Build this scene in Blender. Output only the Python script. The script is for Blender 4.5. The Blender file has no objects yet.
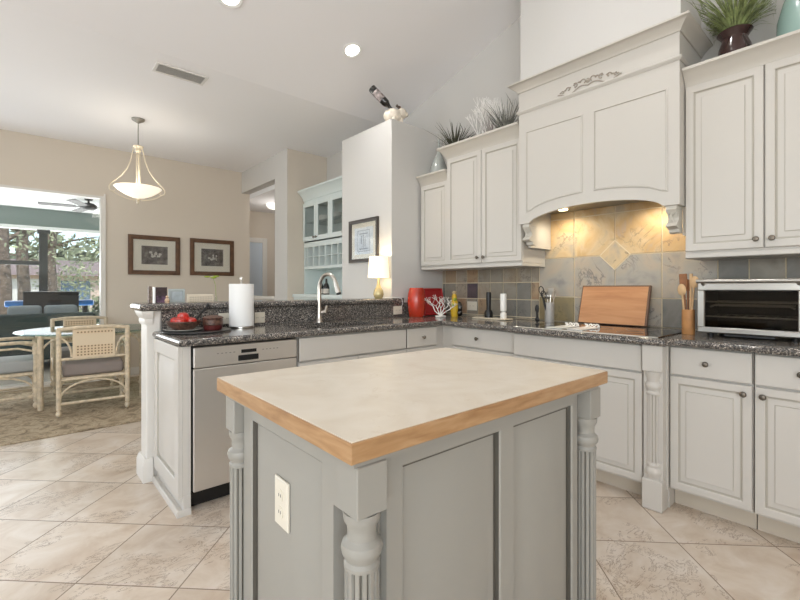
import bpy, bmesh, math, random
from mathutils import Vector, Matrix
random.seed(7)
PI = math.pi
S = bpy.context.scene
COL = S.collection

# ------------------------------------------------------------------ camera, world, lights, exposure
cam_d = bpy.data.cameras.new('camera')
cam = bpy.data.objects.new('camera', cam_d); COL.objects.link(cam)
cam_d.sensor_fit = 'HORIZONTAL'; cam_d.sensor_width = 36.0
cam_d.lens = 427/800*36
cam_d.shift_y = -0.015
cam_d.clip_start = 0.03
cam.location = (0, 0, 1.18)
cam.rotation_euler = (PI/2, 0, math.radians(-41.5))
S.camera = cam

w = bpy.data.worlds.new('sky'); S.world = w; w.use_nodes = True
nt = w.node_tree; nt.nodes.clear()
sky = nt.nodes.new('ShaderNodeTexSky'); sky.sky_type = 'NISHITA'
sky.sun_disc = False; sky.sun_elevation = math.radians(48); sky.sun_rotation = math.radians(150)
bg = nt.nodes.new('ShaderNodeBackground'); bg.inputs['Strength'].default_value = 0.3
wo = nt.nodes.new('ShaderNodeOutputWorld')
nt.links.new(sky.outputs[0], bg.inputs[0]); nt.links.new(bg.outputs[0], wo.inputs[0])

def light(name, kind, loc, power, color=(1, 1, 1), target=None, **kw):
    d = bpy.data.lights.new(name, kind); d.energy = power; d.color = color
    for k, v in kw.items(): setattr(d, k, v)
    o = bpy.data.objects.new(name, d); COL.objects.link(o); o.location = loc
    if target is not None:
        o.rotation_euler = (Vector(target)-Vector(loc)).to_track_quat('-Z', 'Y').to_euler()
    return o
light('sun', 'SUN', (0, -5, 20), 3.6, (1, .95, .87), target=(3, 9, 0), angle=0.01)
DAY = (.905, .955, 1)
light('rear_fill_light', 'AREA', (-2.35, -2.92, 1.75), 142, DAY, target=(0.4, 5, 5.2), shape='RECTANGLE', size=3.0, size_y=2.3)  # fill added behind the camera, tilted up to brighten the vault
light('side_fill_light', 'AREA', (-3.92, -.3, 1.65), 66, DAY, target=(5, .3, 5.6), shape='RECTANGLE', size=1.8, size_y=2.3)  # fill added at an unseen side window, tilted up towards the ceiling
light('side_fill_light', 'AREA', (-3.92, 3.4, 1.65), 34, DAY, target=(5, 3.2, 4.6), shape='RECTANGLE', size=2.0, size_y=2.3)  # second side fill, also added out of view and tilted up
light('daylight_slider', 'AREA', (-0.9, 6.70, 1.2), 36, DAY, target=(-0.9, 0, 2.8), shape='RECTANGLE', size=3.0, size_y=2.1)
light('daylight_sunroom', 'AREA', (-0.8, 9.9, 1.3), 170, (1, .98, .96), target=(-0.8, 8.2, 2.6), shape='RECTANGLE', size=5.0, size_y=1.6)
S.view_settings.view_transform = 'Standard'
S.view_settings.look = 'None'
S.view_settings.exposure = 0.07
S.view_settings.gamma = 1.0
S.view_settings.use_curve_mapping = False
S.cycles.use_denoising = True
S.cycles.max_bounces = 8
S.cycles.diffuse_bounces = 7
S.cycles.transparent_max_bounces = 12
S.cycles.caustics_reflective = False
S.cycles.caustics_refractive = False
S.cycles.sample_clamp_indirect = 6

# ------------------------------------------------------------------ materials
def lin(c):
    c = c/255
    return c/12.92 if c <= .04045 else ((c+.055)/1.055)**2.4
def C(r, g, b): return (lin(r), lin(g), lin(b), 1)
def mat(name, col, rough=.5, metal=0, emit=None, es=0, coat=0, bump=0, bscale=60, vary=0, vscale=8, alpha=1, trans=0):
    m = bpy.data.materials.new(name); m.use_nodes = True
    n = m.node_tree.nodes; L = m.node_tree.links; p = n['Principled BSDF']
    p.inputs['Base Color'].default_value = C(*col); p.inputs['Roughness'].default_value = rough
    p.inputs['Metallic'].default_value = metal; p.inputs['Coat Weight'].default_value = coat
    if trans: p.inputs['Transmission Weight'].default_value = trans
    if emit:
        p.inputs['Emission Color'].default_value = C(*emit); p.inputs['Emission Strength'].default_value = es
    tc = None
    if bump or vary:
        tc = n.new('ShaderNodeTexCoord')
    if bump:
        t = n.new('ShaderNodeTexNoise'); t.inputs['Scale'].default_value = bscale; t.inputs['Detail'].default_value = 4
        L.new(tc.outputs['Object'], t.inputs['Vector'])
        b = n.new('ShaderNodeBump'); b.inputs['Strength'].default_value = bump; b.inputs['Distance'].default_value = .004
        L.new(t.outputs[0], b.inputs['Height']); L.new(b.outputs[0], p.inputs['Normal'])
    if vary:
        t = n.new('ShaderNodeTexNoise'); t.inputs['Scale'].default_value = vscale; t.inputs['Detail'].default_value = 5
        L.new(tc.outputs['Object'], t.inputs['Vector'])
        r = n.new('ShaderNodeValToRGB')
        k = [max(0, int(x*(1-vary))) for x in col]; h = [min(255, int(x*(1+vary*.6))) for x in col]
        r.color_ramp.elements[0].position = .3; r.color_ramp.elements[0].color = C(*k)
        r.color_ramp.elements[1].position = .7; r.color_ramp.elements[1].color = C(*h)
        L.new(t.outputs[0], r.inputs[0]); L.new(r.outputs[0], p.inputs['Base Color'])
    return m
def ramp(n, stops, interp='LINEAR'):
    r = n.new('ShaderNodeValToRGB'); e = r.color_ramp.elements; r.color_ramp.interpolation = interp
    while len(e) < len(stops): e.new(.5)
    for x, (p, c) in zip(e, stops): x.position = p; x.color = C(*c)
    return r

WALL = mat('tan_wall_paint', (212, 202, 188), .85)
WHITEWALL = mat('warm_white_wall_paint', (205, 203, 199), .85)
CEIL = mat('ceiling_paint', (243, 242, 243), .9)
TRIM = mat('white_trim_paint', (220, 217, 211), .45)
CREAM = mat('cream_cabinet_paint', (200, 196, 189), .38, bump=.02)
GLAZE = mat('cream_glaze_line', (176, 171, 160), .45)
GLAZED = mat('umber_edge_glaze', (128, 120, 106), .5)
TOE = mat('toe_kick_paint', (196, 186, 170), .5)
HUTCHM = mat('pale_blue_cabinet_paint', (212, 221, 219), .4)
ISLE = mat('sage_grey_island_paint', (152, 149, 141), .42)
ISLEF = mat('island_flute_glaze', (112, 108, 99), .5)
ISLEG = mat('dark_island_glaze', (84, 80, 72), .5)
BRONZE = mat('dark_bronze_knob', (120, 112, 102), .35, 1)
STEEL = mat('brushed_stainless', (176, 173, 168), .3, 1, bump=.015, bscale=200)
STEELD = mat('brushed_stainless_door', (224, 221, 216), .42, 1)
DARKM = mat('black_plastic', (20, 19, 19), .4)
NICKEL = mat('satin_nickel', (205, 200, 192), .28, 1)
BEIGEPL = mat('almond_plastic', (220, 213, 197), .4)
WHITEPL = mat('white_plastic', (240, 240, 238), .35)
RATTAN = mat('whitewashed_rattan', (206, 190, 164), .55, vary=.12, vscale=30)
CUSH = mat('taupe_cushion_fabric', (134, 124, 118), .9, bump=.1, bscale=200)
CUSHL = mat('pale_blue_grey_cushion_fabric', (158, 160, 158), .9, bump=.1, bscale=200)
PAPER = mat('paper_towel', (243, 243, 241), .9, bump=.1, bscale=90)
BLACKG = mat('cooktop_glass', (14, 14, 15), .06, coat=.3)
OVENIN = mat('oven_cavity', (74, 68, 62), .5)
RACKM = mat('oven_rack_wire', (214, 210, 204), .45)
REDOR = mat('orange_red_glaze', (196, 58, 36), .25, coat=.3, vary=.18, vscale=6)
RED = mat('crimson_lacquer', (164, 32, 36), .3)
CORAL = mat('white_coral', (236, 232, 226), .6)
WHITEC = mat('white_ceramic', (238, 236, 230), .25)
PIGM = mat('cream_ceramic', (232, 222, 206), .4, vary=.1, vscale=25)
DARKBOT = mat('dark_bottle_glass', (24, 22, 20), .15, coat=.4)
LABELM = mat('bottle_label_paper', (206, 198, 188), .7)
VASEG = mat('grey_glaze', (178, 182, 178), .2, coat=.4, vary=.12, vscale=7)
TEAL = mat('pale_teal_glaze', (148, 176, 168), .25, coat=.4)
POTM = mat('dark_plum_glaze', (62, 40, 38), .22, coat=.5)
FERN = mat('variegated_grass_leaf', (140, 152, 100), .6, vary=.4, vscale=30)
DRYG = mat('dark_olive_leaf', (84, 84, 66), .7, vary=.3, vscale=30)
GREYG = mat('silvery_grey_leaf', (128, 128, 120), .7, vary=.3, vscale=30)
WIREW = mat('white_twig', (240, 238, 234), .7)
BAMBOO = mat('bamboo_crock', (190, 136, 84), .5, vary=.12, vscale=14)
SPOON = mat('pale_wood_spoon', (208, 172, 128), .55, vary=.12, vscale=20)
DKWOOD = mat('brown_wood_spoon', (140, 92, 56), .55, vary=.15, vscale=20)
DKEDGE = mat('dark_board_edge', (108, 82, 64), .5)
BRFRAME = mat('walnut_picture_frame', (98, 70, 50), .4, vary=.15, vscale=20)
BKFRAME = mat('charcoal_picture_frame', (66, 60, 56), .4)
MATB = mat('cream_mat_board', (226, 218, 204), .9)
SOFA = mat('dark_teal_fabric', (50, 66, 68), .9)
SOFAC = mat('slate_blue_cushion', (140, 150, 156), .9)
DKFRAME = mat('dark_window_metal', (52, 56, 56), .5)
BEAMP = mat('grey_green_beam_paint', (124, 138, 134), .7)
LANW = mat('lanai_white_paint', (232, 236, 234), .8)
CONC = mat('lanai_concrete', (196, 190, 182), .6, vary=.06)
BLUEP = mat('blue_plastic', (28, 96, 160), .4)
BARK = mat('pine_bark', (124, 110, 98), .95, vary=.35, vscale=14, bump=.6, bscale=20)
LEAF = mat('oak_leaf', (164, 170, 134), .8, vary=.3, vscale=3)
LEAFD = mat('dark_leaf', (120, 128, 100), .8, vary=.3, vscale=3)
STUCCO = mat('pink_stucco', (214, 190, 176), .9)
SHING = mat('brown_shingle_roof', (150, 132, 124), .9, vary=.1, vscale=5)
SHADE = mat('lit_lamp_shade', (246, 238, 220), .8, emit=(255, 236, 200), es=.75)
LAMPB = mat('gold_lamp_base', (204, 188, 140), .25, .3)
BOWL = mat('lit_alabaster_bowl', (242, 236, 220), .5, vary=.08, vscale=12, emit=(255, 242, 220), es=.8)
PEWTER = mat('cream_pendant_metal', (226, 214, 190), .4, .2)
CANOPY = mat('grey_pendant_metal', (150, 146, 138), .4, .5)
DOWN = mat('lit_downlight', (255, 255, 255), .5, emit=(255, 250, 240), es=9)
VENTM = mat('vent_metal', (222, 220, 216), .5)
APPLE = mat('red_apple_skin', (206, 52, 42), .3, coat=.3, vary=.2, vscale=25)
BROWNC = mat('brown_patterned_ceramic', (92, 66, 54), .4, vary=.5, vscale=60)
MAROON = mat('maroon_ceramic', (90, 36, 34), .35)
TRAYM = mat('dark_pewter_tray', (84, 84, 84), .3, .7)
GREENP = mat('green_paint', (150, 170, 60), .5)
YELLOWP = mat('yellow_paint', (214, 176, 46), .4)
PURPLE = mat('muted_purple_photo', (96, 72, 92), .6, vary=.6, vscale=30)
GREYBLUE = mat('blue_grey_frame', (168, 176, 176), .5)
SIGNM = mat('beige_sign_board', (214, 202, 182), .7)
SIGNT = mat('sign_print', (150, 140, 124), .7)
SKIN = mat('tan_figurine', (196, 168, 140), .6)
WALNUT = mat('walnut_wood', (150, 112, 78), .5, vary=.15, vscale=20)
DOORM = mat('hall_door_paint', (196, 208, 220), .5)

def glass(name, fac=.06, col=(250, 251, 251), rough=0.02):
    m = bpy.data.materials.new(name); m.use_nodes = True; n = m.node_tree.nodes; L = m.node_tree.links; n.clear()
    o = n.new('ShaderNodeOutputMaterial'); x = n.new('ShaderNodeMixShader'); t = n.new('ShaderNodeBsdfTransparent'); g = n.new('ShaderNodeBsdfGlossy')
    t.inputs[0].default_value = C(*col); g.inputs['Roughness'].default_value = rough
    fz = n.new('ShaderNodeLayerWeight'); fz.inputs[0].default_value = .5
    pw = n.new('ShaderNodeMath'); pw.operation = 'POWER'; pw.inputs[1].default_value = 5; L.new(fz.outputs['Facing'], pw.inputs[0])
    ma = n.new('ShaderNodeMath'); ma.operation = 'MULTIPLY_ADD'; ma.inputs[1].default_value = .7; ma.inputs[2].default_value = fac-.03
    L.new(pw.outputs[0], ma.inputs[0]); L.new(ma.outputs[0], x.inputs[0]); L.new(t.outputs[0], x.inputs[1]); L.new(g.outputs[0], x.inputs[2]); L.new(x.outputs[0], o.inputs[0])
    return m
GLASS = glass('clear_pane_glass')
TABLEG = glass('table_glass', .10, (206, 222, 218))
OVENG = glass('oven_door_glass', .05, (190, 186, 180))
HUTG = glass('hutch_glass', .08, (244, 246, 246))

def granite():
    m = mat('speckled_dark_granite', (70, 66, 64), .12); n = m.node_tree.nodes; L = m.node_tree.links; p = n['Principled BSDF']
    tc = n.new('ShaderNodeTexCoord')
    v = n.new('ShaderNodeTexVoronoi'); v.inputs['Scale'].default_value = 210; L.new(tc.outputs['Object'], v.inputs['Vector'])
    sp = n.new('ShaderNodeSeparateColor'); L.new(v.outputs['Color'], sp.inputs[0])
    r = ramp(n, [(0, (54, 53, 53)), (.32, (82, 79, 77)), (.48, (116, 110, 103)), (.70, (140, 132, 124)), (.82, (90, 88, 87)), (.92, (186, 178, 168))], 'CONSTANT')
    L.new(sp.outputs[0], r.inputs[0]); L.new(r.outputs[0], p.inputs['Base Color'])
    return m
GRANITE = granite()

def tile_floor():
    m = mat('travertine_tile', (214, 200, 184), .3); n = m.node_tree.nodes; L = m.node_tree.links; p = n['Principled BSDF']
    tc = n.new('ShaderNodeTexCoord'); mp = n.new('ShaderNodeMapping'); mp.vector_type = 'POINT'
    # rotate to the 45 degree laying direction: p=(X+Y)/sqrt2, q=(X-Y)/sqrt2
    L.new(tc.outputs['Object'], mp.inputs['Vector']); mp.inputs['Rotation'].default_value = (0, 0, math.radians(-45))
    s = n.new('ShaderNodeSeparateXYZ'); L.new(mp.outputs[0], s.inputs[0])
    T = .427
    def M(op, a, b=None):
        k = n.new('ShaderNodeMath'); k.operation = op
        for i, x in enumerate((a, b)):
            if x is None: continue
            if isinstance(x, (int, float)): k.inputs[i].default_value = x
            else: L.new(x, k.inputs[i])
        return k.outputs[0]
    # after rotating by -45: x' = (X+Y)/sqrt2 ; y' = (Y-X)/sqrt2
    px = M('DIVIDE', M('SUBTRACT', s.outputs[0], .342), T)
    py = M('DIVIDE', M('ADD', s.outputs[1], .31), T)
    fx = M('FRACT', px); fy = M('FRACT', py)
    def edge(f): return M('MINIMUM', f, M('SUBTRACT', 1.0, f))
    e = M('MINIMUM', edge(fx), edge(fy))
    gr = M('LESS_THAN', e, .0065)
    cx = M('FLOOR', px); cy = M('FLOOR', py)
    cb = n.new('ShaderNodeCombineXYZ'); L.new(cx, cb.inputs[0]); L.new(cy, cb.inputs[1])
    wn = n.new('ShaderNodeTexWhiteNoise'); wn.noise_dimensions = '3D'; L.new(cb.outputs[0], wn.inputs['Vector'])
    # offset noise per tile
    va = n.new('ShaderNodeVectorMath'); va.operation = 'MULTIPLY_ADD'; va.inputs[1].default_value = (9, 9, 9)
    L.new(wn.outputs['Color'], va.inputs[0]); L.new(tc.outputs['Object'], va.inputs[2])
    n1 = n.new('ShaderNodeTexNoise'); n1.inputs['Scale'].default_value = 4.5; n1.inputs['Detail'].default_value = 6; n1.inputs['Roughness'].default_value = .62; n1.inputs['Distortion'].default_value = .6
    L.new(va.outputs[0], n1.inputs['Vector'])
    r1 = ramp(n, [(.3, (190, 170, 150)), (.5, (208, 194, 178)), (.72, (222, 213, 203))])
    L.new(n1.outputs[0], r1.inputs[0])
    n2 = n.new('ShaderNodeTexNoise'); n2.inputs['Scale'].default_value = 7; n2.inputs['Detail'].default_value = 8; n2.inputs['Roughness'].default_value = .7; n2.inputs['Distortion'].default_value = 1.4
    mp2 = n.new('ShaderNodeMapping'); mp2.inputs['Scale'].default_value = (1, 2.2, 1); L.new(va.outputs[0], mp2.inputs['Vector']); L.new(mp2.outputs[0], n2.inputs['Vector'])
    vein = M('LESS_THAN', M('ABSOLUTE', M('SUBTRACT', n2.outputs[0], .5)), .012)
    n3 = n.new('ShaderNodeTexNoise'); n3.inputs['Scale'].default_value = 3; L.new(va.outputs[0], n3.inputs['Vector'])
    vm = M('MULTIPLY', vein, M('MULTIPLY', M('GREATER_THAN', n3.outputs[0], .52), .75))
    mx = n.new('ShaderNodeMixRGB'); L.new(vm, mx.inputs[0]); L.new(r1.outputs[0], mx.inputs[1]); mx.inputs[2].default_value = C(138, 116, 96)
    # slight tone shift per tile
    hs = n.new('ShaderNodeHueSaturation'); L.new(mx.outputs[0], hs.inputs['Color']); L.new(M('ADD', M('MULTIPLY', wn.outputs[0], .1), .95), hs.inputs['Value'])
    mg = n.new('ShaderNodeMixRGB'); L.new(gr, mg.inputs[0]); L.new(hs.outputs[0], mg.inputs[1]); mg.inputs[2].default_value = C(140, 124, 108)
    L.new(mg.outputs[0], p.inputs['Base Color'])
    L.new(M('ADD', M('MULTIPLY', gr, .4), .28), p.inputs['Roughness'])
    return m
TILE = tile_floor()

def veined(name, cols, vein=(96, 88, 84), amt=.018, scale=5, rough=.45):
    m = mat(name, cols[0], rough); n = m.node_tree.nodes; L = m.node_tree.links; p = n['Principled BSDF']
    tc = n.new('ShaderNodeTexCoord')
    n1 = n.new('ShaderNodeTexNoise'); n1.inputs['Scale'].default_value = scale; n1.inputs['Detail'].default_value = 6; n1.inputs['Distortion'].default_value = 1.0
    L.new(tc.outputs['Object'], n1.inputs['Vector'])
    k = len(cols); r = ramp(n, [(.3+.4*i/(k-1), c) for i, c in enumerate(cols)]); L.new(n1.outputs[0], r.inputs[0])
    n2 = n.new('ShaderNodeTexNoise'); n2.inputs['Scale'].default_value = scale*1.1; n2.inputs['Detail'].default_value = 6; n2.inputs['Roughness'].default_value = .6; n2.inputs['Distortion'].default_value = .9
    L.new(tc.outputs['Object'], n2.inputs['Vector'])
    a = n.new('ShaderNodeMath'); a.operation = 'SUBTRACT'; a.inputs[1].default_value = .5; L.new(n2.outputs[0], a.inputs[0])
    b = n.new('ShaderNodeMath'); b.operation = 'ABSOLUTE'; L.new(a.outputs[0], b.inputs[0])
    c = n.new('ShaderNodeMapRange'); c.inputs['From Min'].default_value = 0; c.inputs['From Max'].default_value = amt; c.inputs['To Min'].default_value = .75; c.inputs['To Max'].default_value = 0
    L.new(b.outputs[0], c.inputs['Value'])
    n4 = n.new('ShaderNodeTexNoise'); n4.inputs['Scale'].default_value = scale*.9; n4.inputs['Detail'].default_value = 2
    mp4 = n.new('ShaderNodeMapping'); mp4.inputs['Location'].default_value = (7, 3, 5); L.new(tc.outputs['Object'], mp4.inputs['Vector']); L.new(mp4.outputs[0], n4.inputs['Vector'])
    k4 = n.new('ShaderNodeMapRange'); k4.inputs['From Min'].default_value = .46; k4.inputs['From Max'].default_value = .6; L.new(n4.outputs[0], k4.inputs['Value'])
    m4 = n.new('ShaderNodeMath'); m4.operation = 'MULTIPLY'; L.new(c.outputs[0], m4.inputs[0]); L.new(k4.outputs[0], m4.inputs[1])
    mx = n.new('ShaderNodeMixRGB'); L.new(m4.outputs[0], mx.inputs[0]); L.new(r.outputs[0], mx.inputs[1]); mx.inputs[2].default_value = C(*vein)
    L.new(mx.outputs[0], p.inputs['Base Color'])
    bp = n.new('ShaderNodeBump'); bp.inputs['Strength'].default_value = .25; bp.inputs['Distance'].default_value = .004
    L.new(n1.outputs[0], bp.inputs['Height']); L.new(bp.outputs[0], p.inputs['Normal'])
    return m
SL_TAN = veined('slate_tan', [(142, 130, 114), (162, 152, 136), (152, 136, 114)])
SL_GREY = veined('slate_grey', [(128, 122, 110), (150, 143, 130), (140, 130, 116)])
SL_BLUE = veined('slate_blue_grey', [(110, 108, 103), (130, 127, 120), (118, 113, 104)], (76, 76, 78))
SL_PURP = veined('slate_purple', [(78, 68, 76), (92, 80, 86), (84, 76, 78)], (60, 52, 60))
SL_BRN = veined('slate_brown', [(140, 112, 88), (164, 140, 112), (150, 132, 112)], (98, 72, 56))
SL_OLV = veined('slate_olive', [(126, 112, 80), (146, 132, 98), (132, 122, 98)], (90, 78, 52))
SL_GOLD = veined('slate_gold_marbled', [(168, 158, 146), (208, 186, 148), (196, 164, 118), (178, 164, 150)], (104, 92, 88), .02, 4)
SL_SILV = veined('slate_silver_marbled', [(140, 138, 134), (166, 161, 152), (178, 165, 148), (148, 145, 140)], (94, 92, 96), .02, 4)
GROUT = mat('sand_grout', (222, 208, 180), .9)

def wood(name, c1, c2, c3, scale=3, stretch=(1, 12, 12), rough=.4):
    m = mat(name, c1, rough); n = m.node_tree.nodes; L = m.node_tree.links; p = n['Principled BSDF']
    tc = n.new('ShaderNodeTexCoord'); mp = n.new('ShaderNodeMapping'); mp.inputs['Scale'].default_value = stretch
    L.new(tc.outputs['Object'], mp.inputs['Vector'])
    t = n.new('ShaderNodeTexNoise'); t.inputs['Scale'].default_value = scale; t.inputs['Detail'].default_value = 6; t.inputs['Distortion'].default_value = .5
    L.new(mp.outputs[0], t.inputs['Vector'])
    r = ramp(n, [(.3, c1), (.5, c2), (.72, c3)]); L.new(t.outputs[0], r.inputs[0]); L.new(r.outputs[0], p.inputs['Base Color'])
    return m
MAPLE = wood('maple_edge', (148, 110, 72), (168, 130, 90), (182, 148, 110), 3, (3, 3, 20))
BOARDW = wood('cherry_board', (172, 120, 80), (188, 136, 94), (198, 150, 108), 2.0, (3, 1.5, 12))
STONE = veined('cream_stone_laminate', [(210, 198, 180), (217, 207, 191), (222, 213, 199)], (203, 189, 169), .01, 7, .34)
RUG = mat('mottled_rug', (150, 132, 108), .95)
def rugtex():
    n = RUG.node_tree.nodes; L = RUG.node_tree.links; p = n['Principled BSDF']
    tc = n.new('ShaderNodeTexCoord')
    t = n.new('ShaderNodeTexNoise'); t.inputs['Scale'].default_value = 9; t.inputs['Detail'].default_value = 8; t.inputs['Roughness'].default_value = .75; t.inputs['Distortion'].default_value = 1
    L.new(tc.outputs['Object'], t.inputs['Vector'])
    r = ramp(n, [(.34, (104, 92, 74)), (.46, (146, 130, 106)), (.56, (184, 168, 142)), (.66, (128, 112, 90))]); L.new(t.outputs[0], r.inputs[0]); L.new(r.outputs[0], p.inputs['Base Color'])
    b = n.new('ShaderNodeBump'); b.inputs['Strength'].default_value = .4; L.new(t.outputs[0], b.inputs['Height']); L.new(b.outputs[0], p.inputs['Normal'])
rugtex()
def canetex():
    m = mat('woven_cane', (206, 184, 152), .6); n = m.node_tree.nodes; L = m.node_tree.links; p = n['Principled BSDF']
    tc = n.new('ShaderNodeTexCoord'); s = n.new('ShaderNodeSeparateXYZ'); L.new(tc.outputs['Object'], s.inputs[0])
    out = []
    for i in (0, 2):
        a = n.new('ShaderNodeMath'); a.operation = 'MULTIPLY'; a.inputs[1].default_value = 2*PI/.026; L.new(s.outputs[i], a.inputs[0])
        b = n.new('ShaderNodeMath'); b.operation = 'SINE'; L.new(a.outputs[0], b.inputs[0]); out.append(b)
    q = n.new('ShaderNodeMath'); q.operation = 'MINIMUM'; L.new(out[0].outputs[0], q.inputs[0]); L.new(out[1].outputs[0], q.inputs[1])
    g = n.new('ShaderNodeMath'); g.operation = 'GREATER_THAN'; g.inputs[1].default_value = .1; L.new(q.outputs[0], g.inputs[0])
    mx = n.new('ShaderNodeMixRGB'); L.new(g.outputs[0], mx.inputs[0]); mx.inputs[1].default_value = C(210, 188, 156); mx.inputs[2].default_value = C(120, 98, 74)
    L.new(mx.outputs[0], p.inputs['Base Color'])
    return m
CANE = canetex()
def printtex(name, dark, lightc, scale):
    m = mat(name, dark, .7); n = m.node_tree.nodes; L = m.node_tree.links; p = n['Principled BSDF']
    tc = n.new('ShaderNodeTexCoord'); g = n.new('ShaderNodeTexNoise'); g.inputs['Scale'].default_value = scale; g.inputs['Detail'].default_value = 5
    L.new(tc.outputs['Object'], g.inputs['Vector'])
    r = ramp(n, [(.38, dark), (.56, tuple(int((a+b)/2) for a, b in zip(dark, lightc))), (.66, lightc)]); L.new(g.outputs[0], r.inputs[0]); L.new(r.outputs[0], p.inputs['Base Color'])
    return m
PRINT = printtex('grey_print', (84, 76, 72), (140, 132, 126), 14)
PETAL = mat('pale_print_petals', (196, 190, 182), .8)
PRINTB = printtex('pale_ink_print', (196, 202, 212), (236, 236, 236), 10)
INK = mat('grey_ink_lines', (128, 134, 146), .8)
GRASS = mat('lawn_and_gravel', (168, 168, 138), .95, vary=.25, vscale=.6)

# ------------------------------------------------------------------ mesh builder
class B:
    def __init__(s): s.v = []; s.f = []; s.m = []
    def add(s, vs, fs, mi=0):
        o = len(s.v); s.v += [tuple(v) for v in vs]
        for f in fs: s.f.append([i+o for i in f]); s.m.append(mi)
        return s
    def box(s, x0, x1, y0, y1, z0, z1, bev=0, mi=0, seg=1, M=None):
        bm = bmesh.new(); bmesh.ops.create_cube(bm, size=1)
        for v in bm.verts: v.co = Vector(((x0+x1)/2+v.co.x*(x1-x0), (y0+y1)/2+v.co.y*(y1-y0), (z0+z1)/2+v.co.z*(z1-z0)))
        if bev: bmesh.ops.bevel(bm, geom=bm.edges[:], offset=bev, segments=seg, affect='EDGES', profile=.5)
        return s._bm(bm, mi, M)
    def _bm(s, bm, mi=0, M=None):
        bm.verts.index_update()
        s.add([(M @ v.co) if M else v.co for v in bm.verts], [[v.index for v in f.verts] for f in bm.faces], mi); bm.free(); return s
    def lathe(s, prof, loc=(0, 0, 0), seg=24, mi=0, M=None, flute=None, cap=True):
        # prof [(r,z)], flute=(z0,z1,n,depth)
        n = len(prof); vs = []; fs = []
        for r, z in prof:
            for k in range(seg):
                a = 2*PI*k/seg; rr = r
                if flute and flute[0] <= z <= flute[1]:
                    rr = r*(1-flute[3]*(max(0, math.cos(a*flute[2]))**.6))
                vs.append((rr*math.cos(a), rr*math.sin(a), z))
        for i in range(n-1):
            for k in range(seg):
                fs.append([i*seg+k, i*seg+(k+1) % seg, (i+1)*seg+(k+1) % seg, (i+1)*seg+k])
        ms_ = [mi]*len(fs)
        if flute and len(flute) > 4:        # glaze caught in the flutes
            for i in range(n-1):
                if flute[0] <= prof[i][1] and prof[i+1][1] <= flute[1]:
                    for k in range(seg):
                        if math.cos(2*PI*(k+.5)/seg*flute[2]) > .45: ms_[i*seg+k] = flute[4]
        if cap:
            if prof[0][0] > 1e-5: fs.append(list(range(seg))[::-1])
            if prof[-1][0] > 1e-5: fs.append([(n-1)*seg+k for k in range(seg)])
        T = Matrix.Translation(loc)
        if M: T = T @ M
        s.add([T @ Vector(v) for v in vs], fs, mi); k0 = len(s.m)-len(fs); s.m[k0:k0+len(ms_)] = ms_
        return s
    def tube(s, pts, r, seg=8, mi=0, closed=False, flat=1):
        pts = [Vector(p) for p in pts]; n = len(pts); vs = []; fs = []
        rs = r if isinstance(r, (list, tuple)) else [r]*n
        up = None
        for i, p in enumerate(pts):
            if closed: t = pts[(i+1) % n]-pts[i-1]
            else: t = pts[min(i+1, n-1)]-pts[max(i-1, 0)]
            t.normalize()
            if up is None:
                up = Vector((0, 0, 1)) if abs(t.z) < .9 else Vector((1, 0, 0))
            a = t.cross(up)
            if a.length < 1e-6: a = t.cross(Vector((0, 1, 0.01)))
            a.normalize(); b = a.cross(t); up = b
            for k in range(seg):
                q = 2*PI*k/seg
                vs.append(p+(a*math.cos(q)*flat+b*math.sin(q))*rs[i])
        for i in range(n if closed else n-1):
            j = (i+1) % n
            for k in range(seg):
                fs.append([i*seg+k, i*seg+(k+1) % seg, j*seg+(k+1) % seg, j*seg+k])
        if not closed:
            fs.append(list(range(seg))[::-1]); fs.append([(n-1)*seg+k for k in range(seg)])
        return s.add(vs, fs, mi)
    def sphere(s, loc, r, sx=1, sy=1, sz=1, mi=0, seg=12, M=None):
        prof = [(math.sin(PI*i/(seg//2))*1.0, -math.cos(PI*i/(seg//2))) for i in range(seg//2+1)]
        prof[0] = (0.001, -1); prof[-1] = (0.001, 1)
        T = Matrix.Diagonal((r*sx, r*sy, r*sz, 1))
        if M: T = M @ T
        return s.lathe(prof, loc, seg, mi, T)
    def rings(s, P, rings, mi=0, ms=None, close=True, fill=True):
        # rings: list of (list of (u,w), n)
        k = len(rings[0][0]); vs = []; fs = []
        for pts, n in rings:
            for u, w_ in pts: vs.append(P(u, w_, n))
        base = len(s.v); s.v += vs
        for i in range(len(rings)-1):
            for j in range(k):
                s.f.append([base+i*k+j, base+i*k+(j+1) % k, base+(i+1)*k+(j+1) % k, base+(i+1)*k+j]); s.m.append(ms[i] if ms else mi)
        if fill: s.f.append([base+(len(rings)-1)*k+j for j in range(k)]); s.m.append(mi)
        if close: s.f.append([base+j for j in range(k)][::-1]); s.m.append(mi)
        return s
    def sweep(s, path, prof, closed=False, side=1, mi=0, Mp=None):
        # path [(a,b)] plan points, prof [(out,c)]; out measured to the right of travel (side=1)
        n = len(path); vs = []; fs = []; k = len(prof)
        def nrm(p, q):
            d = Vector((q[0]-p[0], q[1]-p[1])).normalized(); return Vector((d.y, -d.x))*side
        for i in range(n):
            if closed: n1 = nrm(path[i-1], path[i]); n2 = nrm(path[i], path[(i+1) % n])
            else:
                n1 = nrm(path[max(i-1, 0)], path[max(i, 1)]); n2 = nrm(path[min(i, n-2)], path[min(i+1, n-1)])
            o = (n1+n2)/(1+n1.dot(n2))
            for u, c in prof:
                p = (path[i][0]+o.x*u, path[i][1]+o.y*u, c)
                vs.append(Mp(*p) if Mp else p)
        for i in range(n if closed else n-1):
            j = (i+1) % n
            for q in range(k): fs.append([i*k+q, i*k+(q+1) % k, j*k+(q+1) % k, j*k+q])
        if not closed: fs.append(list(range(k))); fs.append([(n-1)*k+q for q in range(k)][::-1])
        return s.add(vs, fs, mi)
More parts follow.
